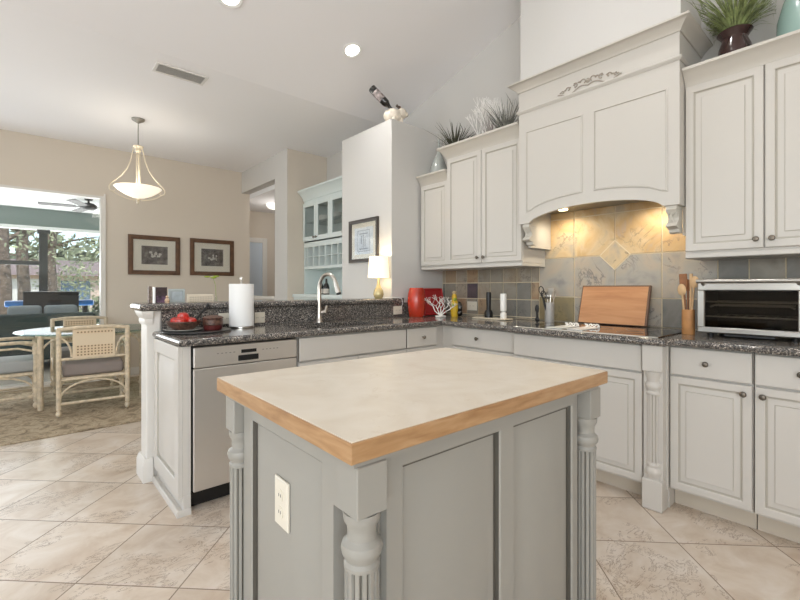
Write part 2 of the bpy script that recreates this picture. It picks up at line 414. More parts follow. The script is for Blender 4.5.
    def prism(s, poly, z0, z1, mi=0, Mp=None):
        k = len(poly); vs = [(x, y, z0) for x, y in poly]+[(x, y, z1) for x, y in poly]
        if Mp: vs = [Mp(*v) for v in vs]
        fs = [list(range(k))[::-1], list(range(k, 2*k))]+[[i, (i+1) % k, k+(i+1) % k, k+i] for i in range(k)]
        return s.add(vs, fs, mi)
    def build(s, name, mats, parent=None, world=True, angle=32, recalc=True):
        me = bpy.data.meshes.new(name)
        vs = s.v
        if parent is not None and world:
            root = parent
            while root.parent is not None: root = root.parent
            Mi = (Matrix.Translation(root.location) @ root.rotation_euler.to_matrix().to_4x4()).inverted()
            vs = [Mi @ Vector(v) for v in vs]
        me.from_pydata([tuple(v) for v in vs], [], s.f)
        for mm in (mats if isinstance(mats, (list, tuple)) else [mats]): me.materials.append(mm)
        me.polygons.foreach_set('material_index', s.m)
        if recalc:
            bm = bmesh.new(); bm.from_mesh(me); bmesh.ops.recalc_face_normals(bm, faces=bm.faces[:]); bm.to_mesh(me); bm.free()
        me.polygons.foreach_set('use_smooth', [True]*len(me.polygons))
        me.set_sharp_from_angle(angle=math.radians(angle))
        o = bpy.data.objects.new(name, me); COL.objects.link(o)
        if parent is not None: o.parent = parent
        return o

def thing(name, label, cat, loc=(0, 0, 0), rotz=0, group=None):
    o = bpy.data.objects.new(name, None); COL.objects.link(o); o.empty_display_size = .1
    o.location = loc; o.rotation_euler = (0, 0, rotz); o['label'] = label; o['category'] = cat
    if group: o['group'] = group
    return o
def tag(o, label, cat, group=None, kind=None):
    o['label'] = label; o['category'] = cat
    if group: o['group'] = group
    if kind: o['kind'] = kind
    return o
def one(b, name, mats, label, cat, loc=None, group=None, kind=None, **kw):
    # a thing that is one mesh, its origin at its base
    if loc:
        b.v = [tuple(Vector(v)-Vector(loc)) for v in b.v]
    o = b.build(name, mats, None, **kw)
    if loc: o.location = loc
    return tag(o, label, cat, group, kind)
def struct(name, b, mats, label=None, **kw):
    o = b.build(name, mats, None, **kw); o['kind'] = 'structure'
    if label: o['label'] = label
    return o
def copy_tree(o, parent=None):
    c = o.copy(); COL.objects.link(c)
    if parent is not None: c.parent = parent
    for ch in list(o.children): copy_tree(ch, c)
    return c
def PX(x0): return lambda u, w_, n: (x0-n, u, w_)
def PY(y0): return lambda u, w_, n: (u, y0-n, w_)
def rect(u0, u1, w0, w1, i=0): return [(u0+i, w0+i), (u1-i, w0+i), (u1-i, w1-i), (u0+i, w1-i)]
def raised_door(b, P, u0, u1, w0, w1, t=.02, fr=.04, rise=.024):
    R = lambda i: rect(u0, u1, w0, w1, i)
    b.rings(P, [(R(0), 0), (R(0), t-.003), (R(.003), t), (R(fr-.006), t), (R(fr-.002), t-.003), (R(fr), t-.009), (R(fr+.007), t-.009), (R(fr+.007+rise), t-.0055), (R(fr+.0095+rise), t-.001)],
            ms=[0, 0, 0, 0, 1, 1, 0, 1])
def slab_front(b, P, u0, u1, w0, w1, t=.02):
    R = lambda i: rect(u0, u1, w0, w1, i)
    b.rings(P, [(R(0), 0), (R(0), t-.004), (R(.004), t)], ms=[1, 0])
def panel_face(b, P, u0, u1, w0, w1, ops, t=.02, rise=.045):
    # flat frame with rectangular openings (same height), each holding a raised panel
    a0, a1 = ops[0][2], ops[0][3]
    def bx(ua, ub, wa, wb):
        b.rings(P, [(rect(ua, ub, wa, wb), 0), (rect(ua, ub, wa, wb), t)])
    bx(u0, u1, w0, a0); bx(u0, u1, a1, w1)
    xs = [u0]
    for o in ops: xs += [o[0], o[1]]
    xs.append(u1)
    for i in range(0, len(xs), 2):
        if xs[i+1]-xs[i] > 1e-4: bx(xs[i], xs[i+1], a0, a1)
    for o in ops:
        R = lambda i: rect(o[0], o[1], a0, a1, i)
        b.rings(P, [(R(0), t), (R(.004), t-.004), (R(.006), t-.015), (R(.013), t-.015), (R(.013+rise), t-.001)], ms=[0, 1, 1, 0], close=False)
KNOBP = [(.006, 0), (.006, .010), (.0075, .013), (.013, .017), (.0145, .022), (.011, .027), (.001, .029)]
MX = Matrix.Rotation(-PI/2, 4, 'Y')     # +z -> -x
MY = Matrix.Rotation(PI/2, 4, 'X')      # +z -> -y
def knob(parent, p, ax):
    b = B(); b.lathe(KNOBP, p, 12, M=MX if ax == 'x' else MY)
    return b.build('knob', BRONZE, parent)
def arc(c, r, a0, a1, n, pl='xz'):
    out = []
    for i in range(n+1):
        a = a0+(a1-a0)*i/n; x = r*math.cos(a); y = r*math.sin(a)
        out.append((c[0]+x, c[1], c[2]+y) if pl == 'xz' else ((c[0], c[1]+x, c[2]+y) if pl == 'yz' else (c[0]+x, c[1]+y, c[2])))
    return out

# ------------------------------------------------------------------ setting: shell
b = B(); b.box(-4.2, 6.2, -3.2, 6.84, -.12, 0); b.box(2.6, 6.2, 6.84, 8.2, -.12, 0); struct('floor', b, TILE)
b = B(); b.box(-4.2, 2.6, 6.84, 10.2, -.12, -.005); struct('floor_lanai', b, CONC)
b = B(); b.box(3.22, 3.4, -3.2, 5.2, 0, 4.6); struct('wall_right', b, WHITEWALL)
b = B(); b.box(2.80, 3.22, .76, 1.80, 2.692, 4.5); struct('wall_chimney', b, WHITEWALL)
b = B(); b.box(2.533, 3.22, 2.98, 3.79, 0, 2.735, .004); struct('wall_pantry', b, WHITEWALL)
b = B(); b.box(-4.2, 6.2, 3.74, 7.0, 3.02, 3.12); struct('ceiling', b, CEIL)
def vault(X0, X1):
    b = B(); pts = [(3.74, 3.02), (.3, 4.052), (-3.2, 3.02), (-3.2, 3.12), (.3, 4.18), (3.74, 3.13)]
    b.prism(pts, X0, X1, Mp=lambda y, z, x: (x, y, z)); return b
struct('ceiling_vault', vault(-4.2, 3.4), CEIL)
b = B(); b.box(-4.2, -2.5, 6.77, 6.92, 0, 3.02); b.box(-2.5, .80, 6.77, 6.92, 2.38, 3.02); b.box(.80, 2.75, 6.77, 6.92, 0, 3.02); struct('wall_far', b, WALL)
b = B(); b.box(2.62, 6.2, 5.2, 5.57, 0, 3.02); struct('wall_niche', b, WALL)
b = B(); b.box(2.615, 2.6195, 5.2, 5.57, 0, 3.02); struct('trim_1', b, WHITEWALL)
b = B(); b.box(2.62, 2.75, 5.57, 6.77, 2.69, 3.02); struct('wall_header', b, WHITEWALL)
b = B(); b.box(2.6, 6.2, 7.8, 7.95, 0, 3.0); b.box(2.6, 2.75, 6.92, 7.8, 0, 3.0); struct('wall_hall', b, WALL)
b = B(); b.box(2.75, 6.2, 5.57, 7.8, 2.62, 2.7); struct('ceiling_hall', b, CEIL)
b = B(); b.box(6.1, 6.2, 5.57, 7.8, 0, 2.62); struct('wall_hall_end', b, WALL)
b = B(); b.box(2.64, 2.73, 5.58, 6.76, 0, 1.02); b.box(2.60, 2.77, 5.575, 6.765, 1.02, 1.06, .006); struct('wall_half', b, TRIM)
b = B()
b.box(-4.2, 6.2, -3.2, -3.0, 0, .5); b.box(-4.2, 6.2, -3.2, -3.0, 2.95, 4.0); b.box(-4.2, -3.85, -3.2, -3.0, .5, 2.95); b.box(-.85, 6.2, -3.2, -3.0, .5, 2.95); struct('wall_rear', b, WALL)
b = B()
b.box(-4.2, -4.0, -3.2, 6.92, 0, .45); b.box(-4.2, -4.0, -3.2, 6.92, 2.85, 4.6); b.box(-4.2, -4.0, -3.2, -1.25, .45, 2.85); b.box(-4.2, -4.0, .65, 2.35, .45, 2.85); b.box(-4.2, -4.0, 4.45, 6.92, .45, 2.85); struct('wall_left', b, WALL)
b = B()
for x in (-3.82, -2.35, -.88): b.box(x-.03, x+.03, -3.12, -3.06, .5, 2.95)  # unseen rear window added around the fill light, clear of the glass door's reflection
b.box(-3.85, -.85, -3.12, -3.06, .5, .56); b.box(-3.85, -.85, -3.12, -3.06, 2.89, 2.95); b.box(-3.85, -.85, -3.1, -3.09, .5, 2.95, mi=1); struct('window_3', b, [TRIM, GLASS])
for n_, (ya_, yb_) in ((4, (-1.25, .65)), (5, (2.35, 4.45))):  # unseen side windows added for the fills, spaced around the oven door's reflection
    b = B()
    for y in (ya_+.03, (ya_+yb_)/2, yb_-.03): b.box(-4.12, -4.06, y-.03, y+.03, .45, 2.85)
    b.box(-4.12, -4.06, ya_, yb_, .45, .5); b.box(-4.12, -4.06, ya_, yb_, 2.8, 2.85); b.box(-4.1, -4.09, ya_, yb_, .45, 2.85, mi=1); struct('window_%d' % n_, b, [TRIM, GLASS])
b = B(); b.box(.83, 2.75, 6.755, 6.77, 0, .1, .003); struct('baseboard_far', b, TRIM)
# raised bar: half wall with white end post, base and cap moulding
b = B(); b.box(.58, 2.53, 2.982, 3.12, 0, 1.04); struct('wall_bar', b, TRIM)
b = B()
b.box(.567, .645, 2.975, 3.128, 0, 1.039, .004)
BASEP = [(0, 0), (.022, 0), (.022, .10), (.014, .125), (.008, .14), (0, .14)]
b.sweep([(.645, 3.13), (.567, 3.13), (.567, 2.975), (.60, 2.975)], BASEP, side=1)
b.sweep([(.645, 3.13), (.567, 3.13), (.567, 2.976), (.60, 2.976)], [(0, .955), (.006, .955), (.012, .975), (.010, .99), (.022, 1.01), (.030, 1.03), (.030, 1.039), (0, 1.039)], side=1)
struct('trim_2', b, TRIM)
# sliding door to the sunroom
b = B()
b.box(.768, .80, 6.75, 6.90, 0, 2.38); b.box(.80, .82, 6.745, 6.77, 0, 2.41); b.box(-2.5, -2.44, 6.76, 6.90, 0, 2.38); b.box(-2.5, .80, 6.76, 6.90, 2.35, 2.38); b.box(-2.5, .8, 6.78, 6.9, 0, .03)
b.box(-2.44, .768, 6.83, 6.836, .03, 2.35, mi=1)
struct('door_1', b, [TRIM, GLASS], 'tall glass sliding door with white frame')
b = B(); b.box(-4.2, 2.6, 6.92, 10.2, 2.6, 2.7); struct('ceiling_lanai', b, LANW)
b = B(); b.box(-4.2, 2.6, 10, 10.15, 2.28, 2.6); struct('trim_3', b, BEAMP, 'grey green beam over the sunroom windows')
b = B(); b.box(-4.2, 2.6, 9.97, 10.15, 2.225, 2.28); struct('trim_4', b, LANW)
b = B(); b.box(-4.2, 2.6, 10, 10.15, 0, .42); b.box(2.5, 2.6, 6.92, 10, 0, 2.6); b.box(-4.2, -4.1, 6.92, 10.15, 0, 2.6); struct('wall_lanai', b, BEAMP)
b = B()
b.box(-4.1, .265, 10.02, 10.08, .42, .5); b.box(-4.1, .265, 10.02, 10.08, 1.59, 1.66); b.box(.225, .345, 10.0, 10.1, .42, 2.225); b.box(-1.9, -1.8, 10.0, 10.1, .42, 2.225); b.box(.2, .38, 9.98, 10.1, 2.16, 2.225)
b.box(-4.1, .225, 10.045, 10.05, .5, 2.225, mi=1); struct('window_1', b, [DKFRAME, GLASS])
b = B()
b.box(.345, 2.5, 10.02, 10.08, .42, .48); b.box(2.42, 2.5, 10.0, 10.1, .42, 2.225); b.box(.345, 2.42, 10.045, 10.05, .48, 2.225, mi=1); struct('window_2', b, [DKFRAME, GLASS])
# hall door
b = B(); b.box(3.12, 3.40, 7.77, 7.80, 0, 2.03); struct('door_2', b, DOORM)
b = B(); b.box(3.40, 3.49, 7.75, 7.80, 0, 2.12, .006); b.box(3.03, 3.12, 7.75, 7.80, 0, 2.12, .006); b.box(3.12, 3.40, 7.75, 7.80, 2.03, 2.12, .006); struct('trim_5', b, TRIM)

# ------------------------------------------------------------------ slate backsplash
b = B(); rnd = random.Random(3)
SLM = [GROUT, SL_TAN, SL_GREY, SL_BLUE, SL_PURP, SL_BRN, SL_OLV, SL_GOLD, SL_SILV]
b.box(3.212, 3.2195, .02, 2.975, .915, 1.80)
G = .0038
def tl(y0, y1, z0, z1, mi):
    b.box(3.205, 3.2115, y0+G, y1-G, z0+G, z1-G, .0012, mi)
zs = [.915, .932, 1.08, 1.228, 1.376]
cols = {}
ys = [2.97, 2.93, 2.79, 2.653, 2.52, 2.38, 2.24, 2.10, 1.96, 1.885]
pat = {(2, 1): 5, (3, 2): 4, (3, 3): 5, (3, 4): 2, (2, 2): 1, (4, 1): 5, (4, 2): 1, (5, 1): 2, (5, 2): 2, (5, 3): 2, (6, 1): 3, (6, 2): 2, (7, 1): 3, (7, 2): 3}
for i in range(len(ys)-1):
    for j in range(4):
        tl(ys[i+1], ys[i], zs[j], zs[j+1], pat.get((i, j), rnd.choice([1, 1, 2, 2, 3, 5, 1])))
yr = [.672, .521, .359, .21, .06, .02]
for i in range(5):
    for j in range(4):
        tl(yr[i+1], yr[i], zs[j], zs[j+1], [3, 2, 2, 3, 1][(i*2+j*3) % 5] if not (i == 0 and j == 3) else 3)
yb = [1.885, 1.583, 1.281, .979, .672]; zb = [.915, 1.11, 1.418, 1.723, 1.79]
bm_ = [[6, 8, 7, 7], [8, 8, 7, 7], [8, 8, 7, 7], [3, 8, 7, 7]]
for i in range(4):
    for j in range(4):
        tl(yb[i+1], yb[i], zb[j], zb[j+1], bm_[i][j])
dm = [(1.281+.111*math.cos(a), 1.418+.111*math.sin(a)) for a in (0, PI/2, PI, 3*PI/2)]
b.prism(dm, 3.2035, 3.2115, 0, Mp=lambda u, w_, x: (x, u, w_))
dm2 = [(1.281+.101*math.cos(a), 1.418+.101*math.sin(a)) for a in (0, PI/2, PI, 3*PI/2)]
b.prism(dm2, 3.2015, 3.2034, 7, Mp=lambda u, w_, x: (x, u, w_))
struct('wall_backsplash', b, SLM, 'slate tile backsplash with a diamond inset')
b = B(); b.box(.648, 2.532, 2.962, 2.9815, .9155, 1.0395, .001); b.box(2.5325, 2.75, 2.962, 2.9795, .9155, 1.045, .001); struct('wall_bar_backsplash', b, GRANITE, 'granite backsplash under the raised bar')

# ------------------------------------------------------------------ countertops
FR = .0195
b = B()
T0, T1 = .876, .9145
b.box(.615, 1.40, 2.385, 2.961, T0, T1); b.box(1.40, 2.05, 2.385, 2.47, T0, T1); b.box(1.40, 2.05, 2.83, 2.961, T0, T1); b.box(2.05, 3.204, 2.385, 2.961, T0, T1)
b.box(2.56, 3.204, 1.70, 2.385, T0, T1); b.box(2.495, 3.204, .745, 1.70, T0, T1); b.box(2.56, 3.204, .0, .745, T0, T1)
prof = [(0, T0)]+[(FR*math.cos(a), (T0+T1)/2+FR*math.sin(a)*.985) for a in [-PI/2+PI*i/8 for i in range(9)]]+[(0, T1)]
b.sweep([(.615, 2.961), (.615, 2.385), (2.56, 2.385), (2.56, 1.715), (2.495, 1.685), (2.495, .755), (2.56, .73), (2.56, 0)], prof)
one(b, 'countertop', GRANITE, 'speckled dark granite worktop running round the corner of the cabinets', 'countertop', (1.6, 2.6, .876))
b = B(); zt0, zt1 = 1.0405, 1.084
b.box(.545, 2.532, 2.955, 3.21, zt0, zt1); b.box(2.5325, 2.655, 2.945, 2.978, zt0+.006, zt1+.004)
r2 = (zt1-zt0)/2
pr2 = [(0, zt0)]+[(r2*math.cos(a), (zt0+zt1)/2+r2*math.sin(a)*.985) for a in [-PI/2+PI*i/8 for i in range(9)]]+[(0, zt1)]
b.sweep([(2.532, 3.21), (.545, 3.21), (.545, 2.955), (2.532, 2.955)], pr2, side=1)
one(b, 'bar_ledge', GRANITE, 'raised granite breakfast bar ledge behind the sink', 'bar top', (1.5, 3.05, 1.04))

# ------------------------------------------------------------------ base cabinets
def cab_box(b, x0, x1, y0, y1, toe, z0=.105, z1=.875):
    b.box(x0, x1, y0, y1, z0, z1)
    t = toe
    b.box(t[0], t[1], t[2], t[3], 0.001, z0-.0005, mi=1)
def right_cab(y0, y1, label, doors, knobside, x=2.612):
    t = thing('base_cabinet', label, 'cabinet', ((x+3.2)/2, (y0+y1)/2, 0), group='cream base cabinets')
    b = B(); cab_box(b, x, 3.2, y0+.001, y1-.001, (2.686, 3.2, y0+.001, y1-.001)); b.build('body', [CREAM, TOE], t)
    P = PX(x)
    b = B(); slab_front(b, P, y0+.004, y1-.004, .722, .868); d = b.build('drawer', [CREAM, GLAZED], t); knob(d, (x-.02, (y0+y1)/2+.01, .795), 'x')
    b = B(); raised_door(b, P, y0+.004, y1-.004, .118, .712); d = b.build('door', [CREAM, GLAZE], t)
    ky = y0+.035 if knobside < 0 else y1-.035
    knob(d, (x-.02, ky, .672), 'x')
    return t
right_cab(.4065, .757, 'cream base cabinet right of the fluted pilaster, below the toaster oven', 1, -1)
right_cab(.052, .4045, 'cream base cabinet at the right end of the run', 1, 1)
# cooktop cabinet with pilaster
t = thing('cooktop_cabinet', 'bumped-out cream base cabinet under the cooktop with a fluted pilaster', 'cabinet', (2.86, 1.25, 0), group='cream base cabinets')
b = B(); cab_box(b, 2.555, 3.2, .86, 1.688, (2.635, 3.2, .86, 1.688)); b.box(2.575, 3.2, .7585, .86, .105, .875); b.box(2.60, 3.2, .7585, .86, .001, .105)
b.build('body', [CREAM, TOE], t)
P = PX(2.555)
b = B(); slab_front(b, P, .872, 1.683, .722, .868); b.build('false_front', [CREAM, GLAZED], t)
for ya, yb2 in ((.872, 1.276), (1.280, 1.683)):
    b = B(); raised_door(b, P, ya, yb2, .118, .712); b.build('door', [CREAM, GLAZE], t)
b = B()
yc = .812; xp = 2.538
b.box(2.505, 2.575, yc-.049, yc+.049, .735, .8745, .003)
b.box(2.525, 2.575, yc-.046, yc+.046, .105, .735)
b.box(2.500, 2.60, yc-.049, yc+.049, .001, .16, .004)
b.lathe([(.034, .16), (.034, .175), (.040, .185), (.044, .20), (.040, .215), (.034, .225), (.038, .235), (.038, .242), (.033, .25)]+[(.033, .25+.36*i/6) for i in range(7)]+[(.036, .612), (.038, .62), (.034, .632), (.042, .65), (.044, .66), (.040, .672), (.033, .68), (.033, .70), (.040, .715), (.044, .735)],
        (xp, yc, 0), 64, flute=(.2495, .6105, 12, .2, 1))
b.build('pilaster', [CREAM, GLAZE], t)
# corner cabinet
t = thing('corner_cabinet', 'cream base cabinet in the inner corner left of the cooktop', 'cabinet', (2.9, 2.1, 0), group='cream base cabinets')
b = B(); cab_box(b, 2.612, 3.2, 1.6895, 2.955, (2.686, 3.2, 1.69, 2.5)); b.box(2.523, 2.6115, 2.4135, 2.955, .105, .875); b.build('body', [CREAM, TOE], t)
b = B(); slab_front(b, PX(2.612), 1.698, 2.30, .722, .868); d = b.build('drawer', [CREAM, GLAZED], t); knob(d, (2.592, 2.04, .795), 'x')
b = B(); raised_door(b, PX(2.612), 1.698, 2.30, .118, .712); d = b.build('door', [CREAM, GLAZE], t); knob(d, (2.592, 2.26, .672), 'x')
# peninsula cabinets (front face at Y=2.412)
YF = 2.412
t = thing('base_cabinet', 'narrow cream drawer cabinet right of the sink front', 'cabinet', (2.35, 2.7, 0), group='cream base cabinets')
b = B(); cab_box(b, 2.187, 2.5215, YF, 2.955, (2.187, 2.5215, 2.48, 2.955)); b.build('body', [CREAM, TOE], t)
b = B(); slab_front(b, PY(YF), 2.191, 2.518, .722, .868); d = b.build('drawer', [CREAM, GLAZED], t); knob(d, (2.355, YF-.02, .795), 'y')
b = B(); raised_door(b, PY(YF), 2.191, 2.518, .118, .712); d = b.build('door', [CREAM, GLAZE], t); knob(d, (2.23, YF-.02, .672), 'y')
t = thing('sink_cabinet', 'wide cream cabinet under the sink with a plain false front', 'cabinet', (1.73, 2.7, 0), group='cream base cabinets')
b = B(); b.box(1.282, 2.185, YF, 2.43, .105, .875); b.box(1.282, 2.185, 2.43, 2.955, .105, .62); b.box(1.282, 2.185, 2.48, 2.955, .001, .1045, mi=1); b.build('body', [CREAM, TOE], t)
b = B(); slab_front(b, PY(YF), 1.286, 2.181, .722, .868); b.build('false_front', [CREAM, GLAZED], t)
for xa, xb in ((1.286, 1.732), (1.736, 2.181)):
    b = B(); raised_door(b, PY(YF), xa, xb, .118, .712); d = b.build('door', [CREAM, GLAZE], t); knob(d, (1.70 if xa < 1.5 else 1.77, YF-.02, .672), 'y')
# dishwasher
t = thing('dishwasher', 'stainless steel dishwasher at the left end of the peninsula', 'dishwasher', (.965, 2.7, 0))
b = B(); b.box(.664, 1.276, 2.425, 2.955, .10, .872); b.box(.664, 1.276, 2.47, 2.955, .002, .10); b.build('body', DARKM, t)
b = B(); b.box(.672, 1.268, 2.392, 2.425, .105, .752, .004); b.build('door', STEELD, t)
b = B(); b.box(.672, 1.268, 2.389, 2.425, .757, .868, .005)
cp = b.build('control_panel', STEELD, t)
b = B(); b.box(.905, 1.022, 2.3865, 2.3889, .772, .803, .002); b.build('pocket_handle', DARKM, cp)
b = B(); b.box(.922, 1.010, 2.387, 2.3889, .815, .834, .001); b.build('display', DARKM, cp)
PPM = mat('panel_print', (150, 148, 144), .5)
for x0_ in [.79+.022*k for k in range(5)]+[1.045+.022*k for k in range(5)]:
    b = B(); b.box(x0_, x0_+.010, 2.3878, 2.3889, .822, .826); b.build('button', PPM, cp)
# end panel
t = thing('end_panel', 'cream raised end panel closing the peninsula beside the dishwasher', 'cabinet panel', (.63, 2.7, 0))
b = B(); b.box(.622, .660, 2.405, 2.973, .005, .875, .002); b.box(.622, .6605, 2.399, 2.405, .1, .875); b.box(.622, .661, 2.396, 2.405, .002, .1, .002); b.build('body', CREAM, t)
b = B(); panel_face(b, PX(.6215), 2.405, 2.945, .09, .8745, [(2.475, 2.885, .17, .80)], t=.02); b.build('raised_panel', [CREAM, GLAZE], t)
b = B(); b.sweep([(.66, 2.395), (.601, 2.395), (.601, 2.945)], [(0, 0.001), (.009, 0.001), (.009, .02), (.004, .032), (0, .034)], side=-1); b.box(.6012, .66, 2.3955, 2.4, .002, .03); b.box(.6012, .621, 2.396, 2.945, .002, .03); b.build('base_moulding', CREAM, t)

# ------------------------------------------------------------------ upper cabinets
CROWN = [(0, 0), (.008, 0), (.010, .010), (.020, .026), (.038, .046), (.050, .056), (.060, .060), (.060, .072), (0, .072)]
CROWNM = mat('antiqued_crown_paint', (196, 191, 182), .42)
def scale_prof(p, h, o, z): 
    return [(u*o/.060, z+c*h/.072) for u, c in p]
def upper(name, label, x, y0, y1, z0, zd, ztop, crown_h, crown_o, doors, knobs, retL=True, retR=True, group='cream wall cabinets', crown_path=None):
    t = thing(name, label, 'cabinet', ((x+3.2)/2, (y0+y1)/2, z0), group=group)
    b = B(); b.box(x, 3.219, y0, y1, z0+.03, ztop); b.build('body', CREAM, t)
    b = B(); b.sweep(crown_path[1], [(0, z0), (.012, z0), (.016, z0+.01), (.012, z0+.024), (.006, z0+.03), (0, z0+.03)], side=1) if False else None
    b.box(x-.012, 3.218, y0, y1, z0, z0+.0295, .004); b.build('light_rail', CREAM, t)
    for (a, c), ks in zip(doors, knobs):
        b = B(); raised_door(b, PX(x), a+.003, c-.003, zd, ztop-.012, fr=.042, rise=.026); d = b.build('door', [CREAM, GLAZE], t)
        if ks: knob(d, (x-.02, (a+.032) if ks < 0 else (c-.032), zd+.045), 'x')
    b = B(); b.sweep(crown_path[0], scale_prof(CROWN, crown_h, crown_o, ztop-.01)); 
    b.box(x+.0, 3.218, y0, y1, ztop, ztop+.005)
    b.build('crown_moulding', CROWNM, t)
    return t
# path direction: travelling -Y with side=1 -> out = right of travel = (dy,-dx) = (-1,0)
upper('wall_cabinet', 'cream two-door wall cabinet right of the hood, above the toaster oven', 2.885, .052, .757, 1.35, 1.39, 2.345, .095, .075,
      [(.4045, .757), (.052, .4045)], [-1, 1], crown_path=([(2.885, .757), (2.885, .052)], None))
upper('wall_cabinet', 'tall cream two-door wall cabinet left of the hood', 2.880, 1.83, 2.60, 1.35, 1.39, 2.345, .105, .075,
      [(2.215, 2.60), (1.83, 2.215)], [-1, 1], crown_path=([(3.21, 2.60), (2.880, 2.60), (2.880, 1.83)], None))
upper('wall_cabinet', 'shorter narrow cream wall cabinet against the pantry wall', 2.90, 2.603, 2.955, 1.352, 1.39, 2.165, .095, .065,
      [(2.603, 2.955)], [0], crown_path=([(2.90, 2.972), (2.90, 2.603)], None))

# ------------------------------------------------------------------ range hood
t = thing('range_hood', 'large cream wooden range hood with arched opening over the cooktop', 'range hood', (3.0, 1.28, 1.65))
X0, Y0, Y1 = 2.78, .76, 1.80
b = B(); N = 28
def archz(y, z0=1.655, rise=.095): 
    s = (y-1.28)/.44
    return z0+rise*math.sqrt(max(0, 1-s*s*.98))-rise*math.sqrt(.02) if abs(s) <= 1 else z0
yy = [Y0]+[1.28-.44+.88*i/N for i in range(N+1)]+[Y1]
zz = [archz(y) for y in yy]
k = len(yy)
fv = [(X0, y, z) for y, z in zip(yy, zz)]+[(X0, y, 2.69) for y in yy]+[(X0+.025, y, z) for y, z in zip(yy, zz)]+[(X0+.025, y, 2.69) for y in yy]
ff = []
for i in range(k-1):
    ff += [[i, i+1, k+i+1, k+i], [2*k+i, 3*k+i, 3*k+i+1, 2*k+i+1], [i, 2*k+i, 2*k+i+1, i+1], [k+i, k+i+1, 3*k+i+1, 3*k+i]]
ff += [[0, k, 3*k, 2*k], [k-1, 3*k-1, 4*k-1, 2*k-1]]
b.add(fv, ff)
b.box(X0+.0255, 3.2035, Y0, Y0+.02, 1.655, 2.69); b.box(X0+.0255, 3.2035, Y1-.02, Y1, 1.655, 2.69); b.box(X0+.0255, 3.2035, Y0+.02, Y1-.02, 2.66, 2.69)
b.box(2.91, 3.2035, Y0, Y0+.02, 1.49, 1.6549); b.box(2.91, 3.2035, Y1-.02, Y1, 1.49, 1.6549)
b.build('body', CREAM, t)
for ya, yb2 in ((1.3167, 1.7404), (.817, 1.244)):
    b = B(); M_ = 12
    def outline(i, ya=ya, yb2=yb2):
        lo = [(ya+i+(yb2-ya-2*i)*j/M_, max(archz(ya+(yb2-ya)*j/M_)+.075, 1.735)+i) for j in range(M_+1)]
        return lo+[(yb2-i, 2.33-i), (ya+i, 2.33-i)]
    b.rings(PX(X0), [(outline(0), .0005), (outline(.002), .006), (outline(.008), .008), (outline(.012), .003), (outline(.02), .003), (outline(.05), .008)], ms=[0, 0, 1, 0, 0], close=False)
    b.build('raised_panel', [CREAM, GLAZE], t)
b = B(); b.sweep([(2.82, Y1), (X0, Y1), (X0, Y0), (3.1, Y0)], [(0, 2.47), (.006, 2.47), (.010, 2.476), (.016, 2.482), (.016, 2.490), (.004, 2.497), (0, 2.497)]); b.build('band_moulding', CREAM, t)
b = B(); b.sweep([(2.87, Y1), (X0, Y1), (X0, Y0), (3.21, Y0)], scale_prof(CROWN, .062, .062, 2.63)); b.build('crown_moulding', CROWNM, t)
# carved scroll ornament
b = B(); zc = 2.53
for s in (-1, 1):
    for (dy, dz, r, a0, a1) in ((.03, .012, .022, 0, 4.2), (.085, .006, .018, 1, 5.4), (.135, -.002, .016, 0, 4.6), (.175, -.012, .011, 1, 5)):
        pts = []
        for i in range(15):
            a = a0+(a1-a0)*i/14; rr = r*(1-.55*i/14)
            pts.append((X0-.004, 1.28+s*(dy+rr*math.cos(a)), zc+dz+rr*math.sin(a)))
        b.tube(pts, .0042, 6)
    pts = [(X0-.003, 1.28+s*x, zc-.02+.014*math.sin(x*36)-.06*x) for x in [.21*i/20 for i in range(21)]]
    b.tube(pts, .004, 6)
    for i in range(5):
        b.sphere((X0-.003, 1.28+s*(.06+.032*i), zc+.022-.008*i), .009, .45, 1.1, .6)
b.sphere((X0-.004, 1.28, zc+.012), .016, .5, 1, 1)
b.build('carved_ornament', [mat('carved_ornament_paint', (158, 150, 138), .6)], t)
def corbel(yc):
    b = B(); pr = []
    pts = [(0, 1.654), (-.105, 1.654), (-.108, 1.632), (-.098, 1.62)]
    for i in range(9):
        a = i/8; pts.append((-.088+.03*math.sin(a*PI*1.1)-.02*a, 1.615-.08*a))
    pts += [(-.055, 1.522), (-.05, 1.505), (-.03, 1.50), (0, 1.50)]
    b.prism([(x, z) for x, z in pts], yc-.027, yc+.027, Mp=lambda x, z, y: (2.90+x, y, z))
    for s in (-1, 1):
        for i in range(2):
            c = 1.605-.05*i
            b.tube([(2.812+.006*i, yc+s*.013+.010*math.cos(a)*(1-.4*a/6), c+.014*math.sin(a)*(1-.4*a/6)) for a in [.5*j for j in range(12)]], .0035, 5)
    b.tube([(2.808+.002*j, yc+.006*math.sin(j), 1.615-.011*j) for j in range(9)], .004, 5)
    b.box(2.795, 2.90, yc-.029, yc+.029, 1.635, 1.6545, .002)
    return b.build('corbel', mat('antiqued_corbel_paint', (204, 200, 190), .5), t)
corbel(.806); corbel(1.752)
b = B(); b.box(2.81, 3.2, .785, 1.775, 1.775, 1.79)
ln = b.build('liner', STEEL, t)
for y in (.98, 1.60):
    b = B(); b.lathe([(.001, 0), (.032, 0), (.035, .004), (.035, .008)], (3.06, y, 1.766), 16); b.build('lamp', mat('lit_hood_lamp', (255, 240, 200), .5, emit=(255, 226, 170), es=8), ln)
    light('hood_lamp_light', 'SPOT', (3.06, y, 1.755), 7, (1, .86, .64), target=(3.16, y, .6), spot_size=2.8, spot_blend=.8, shadow_soft_size=.03)

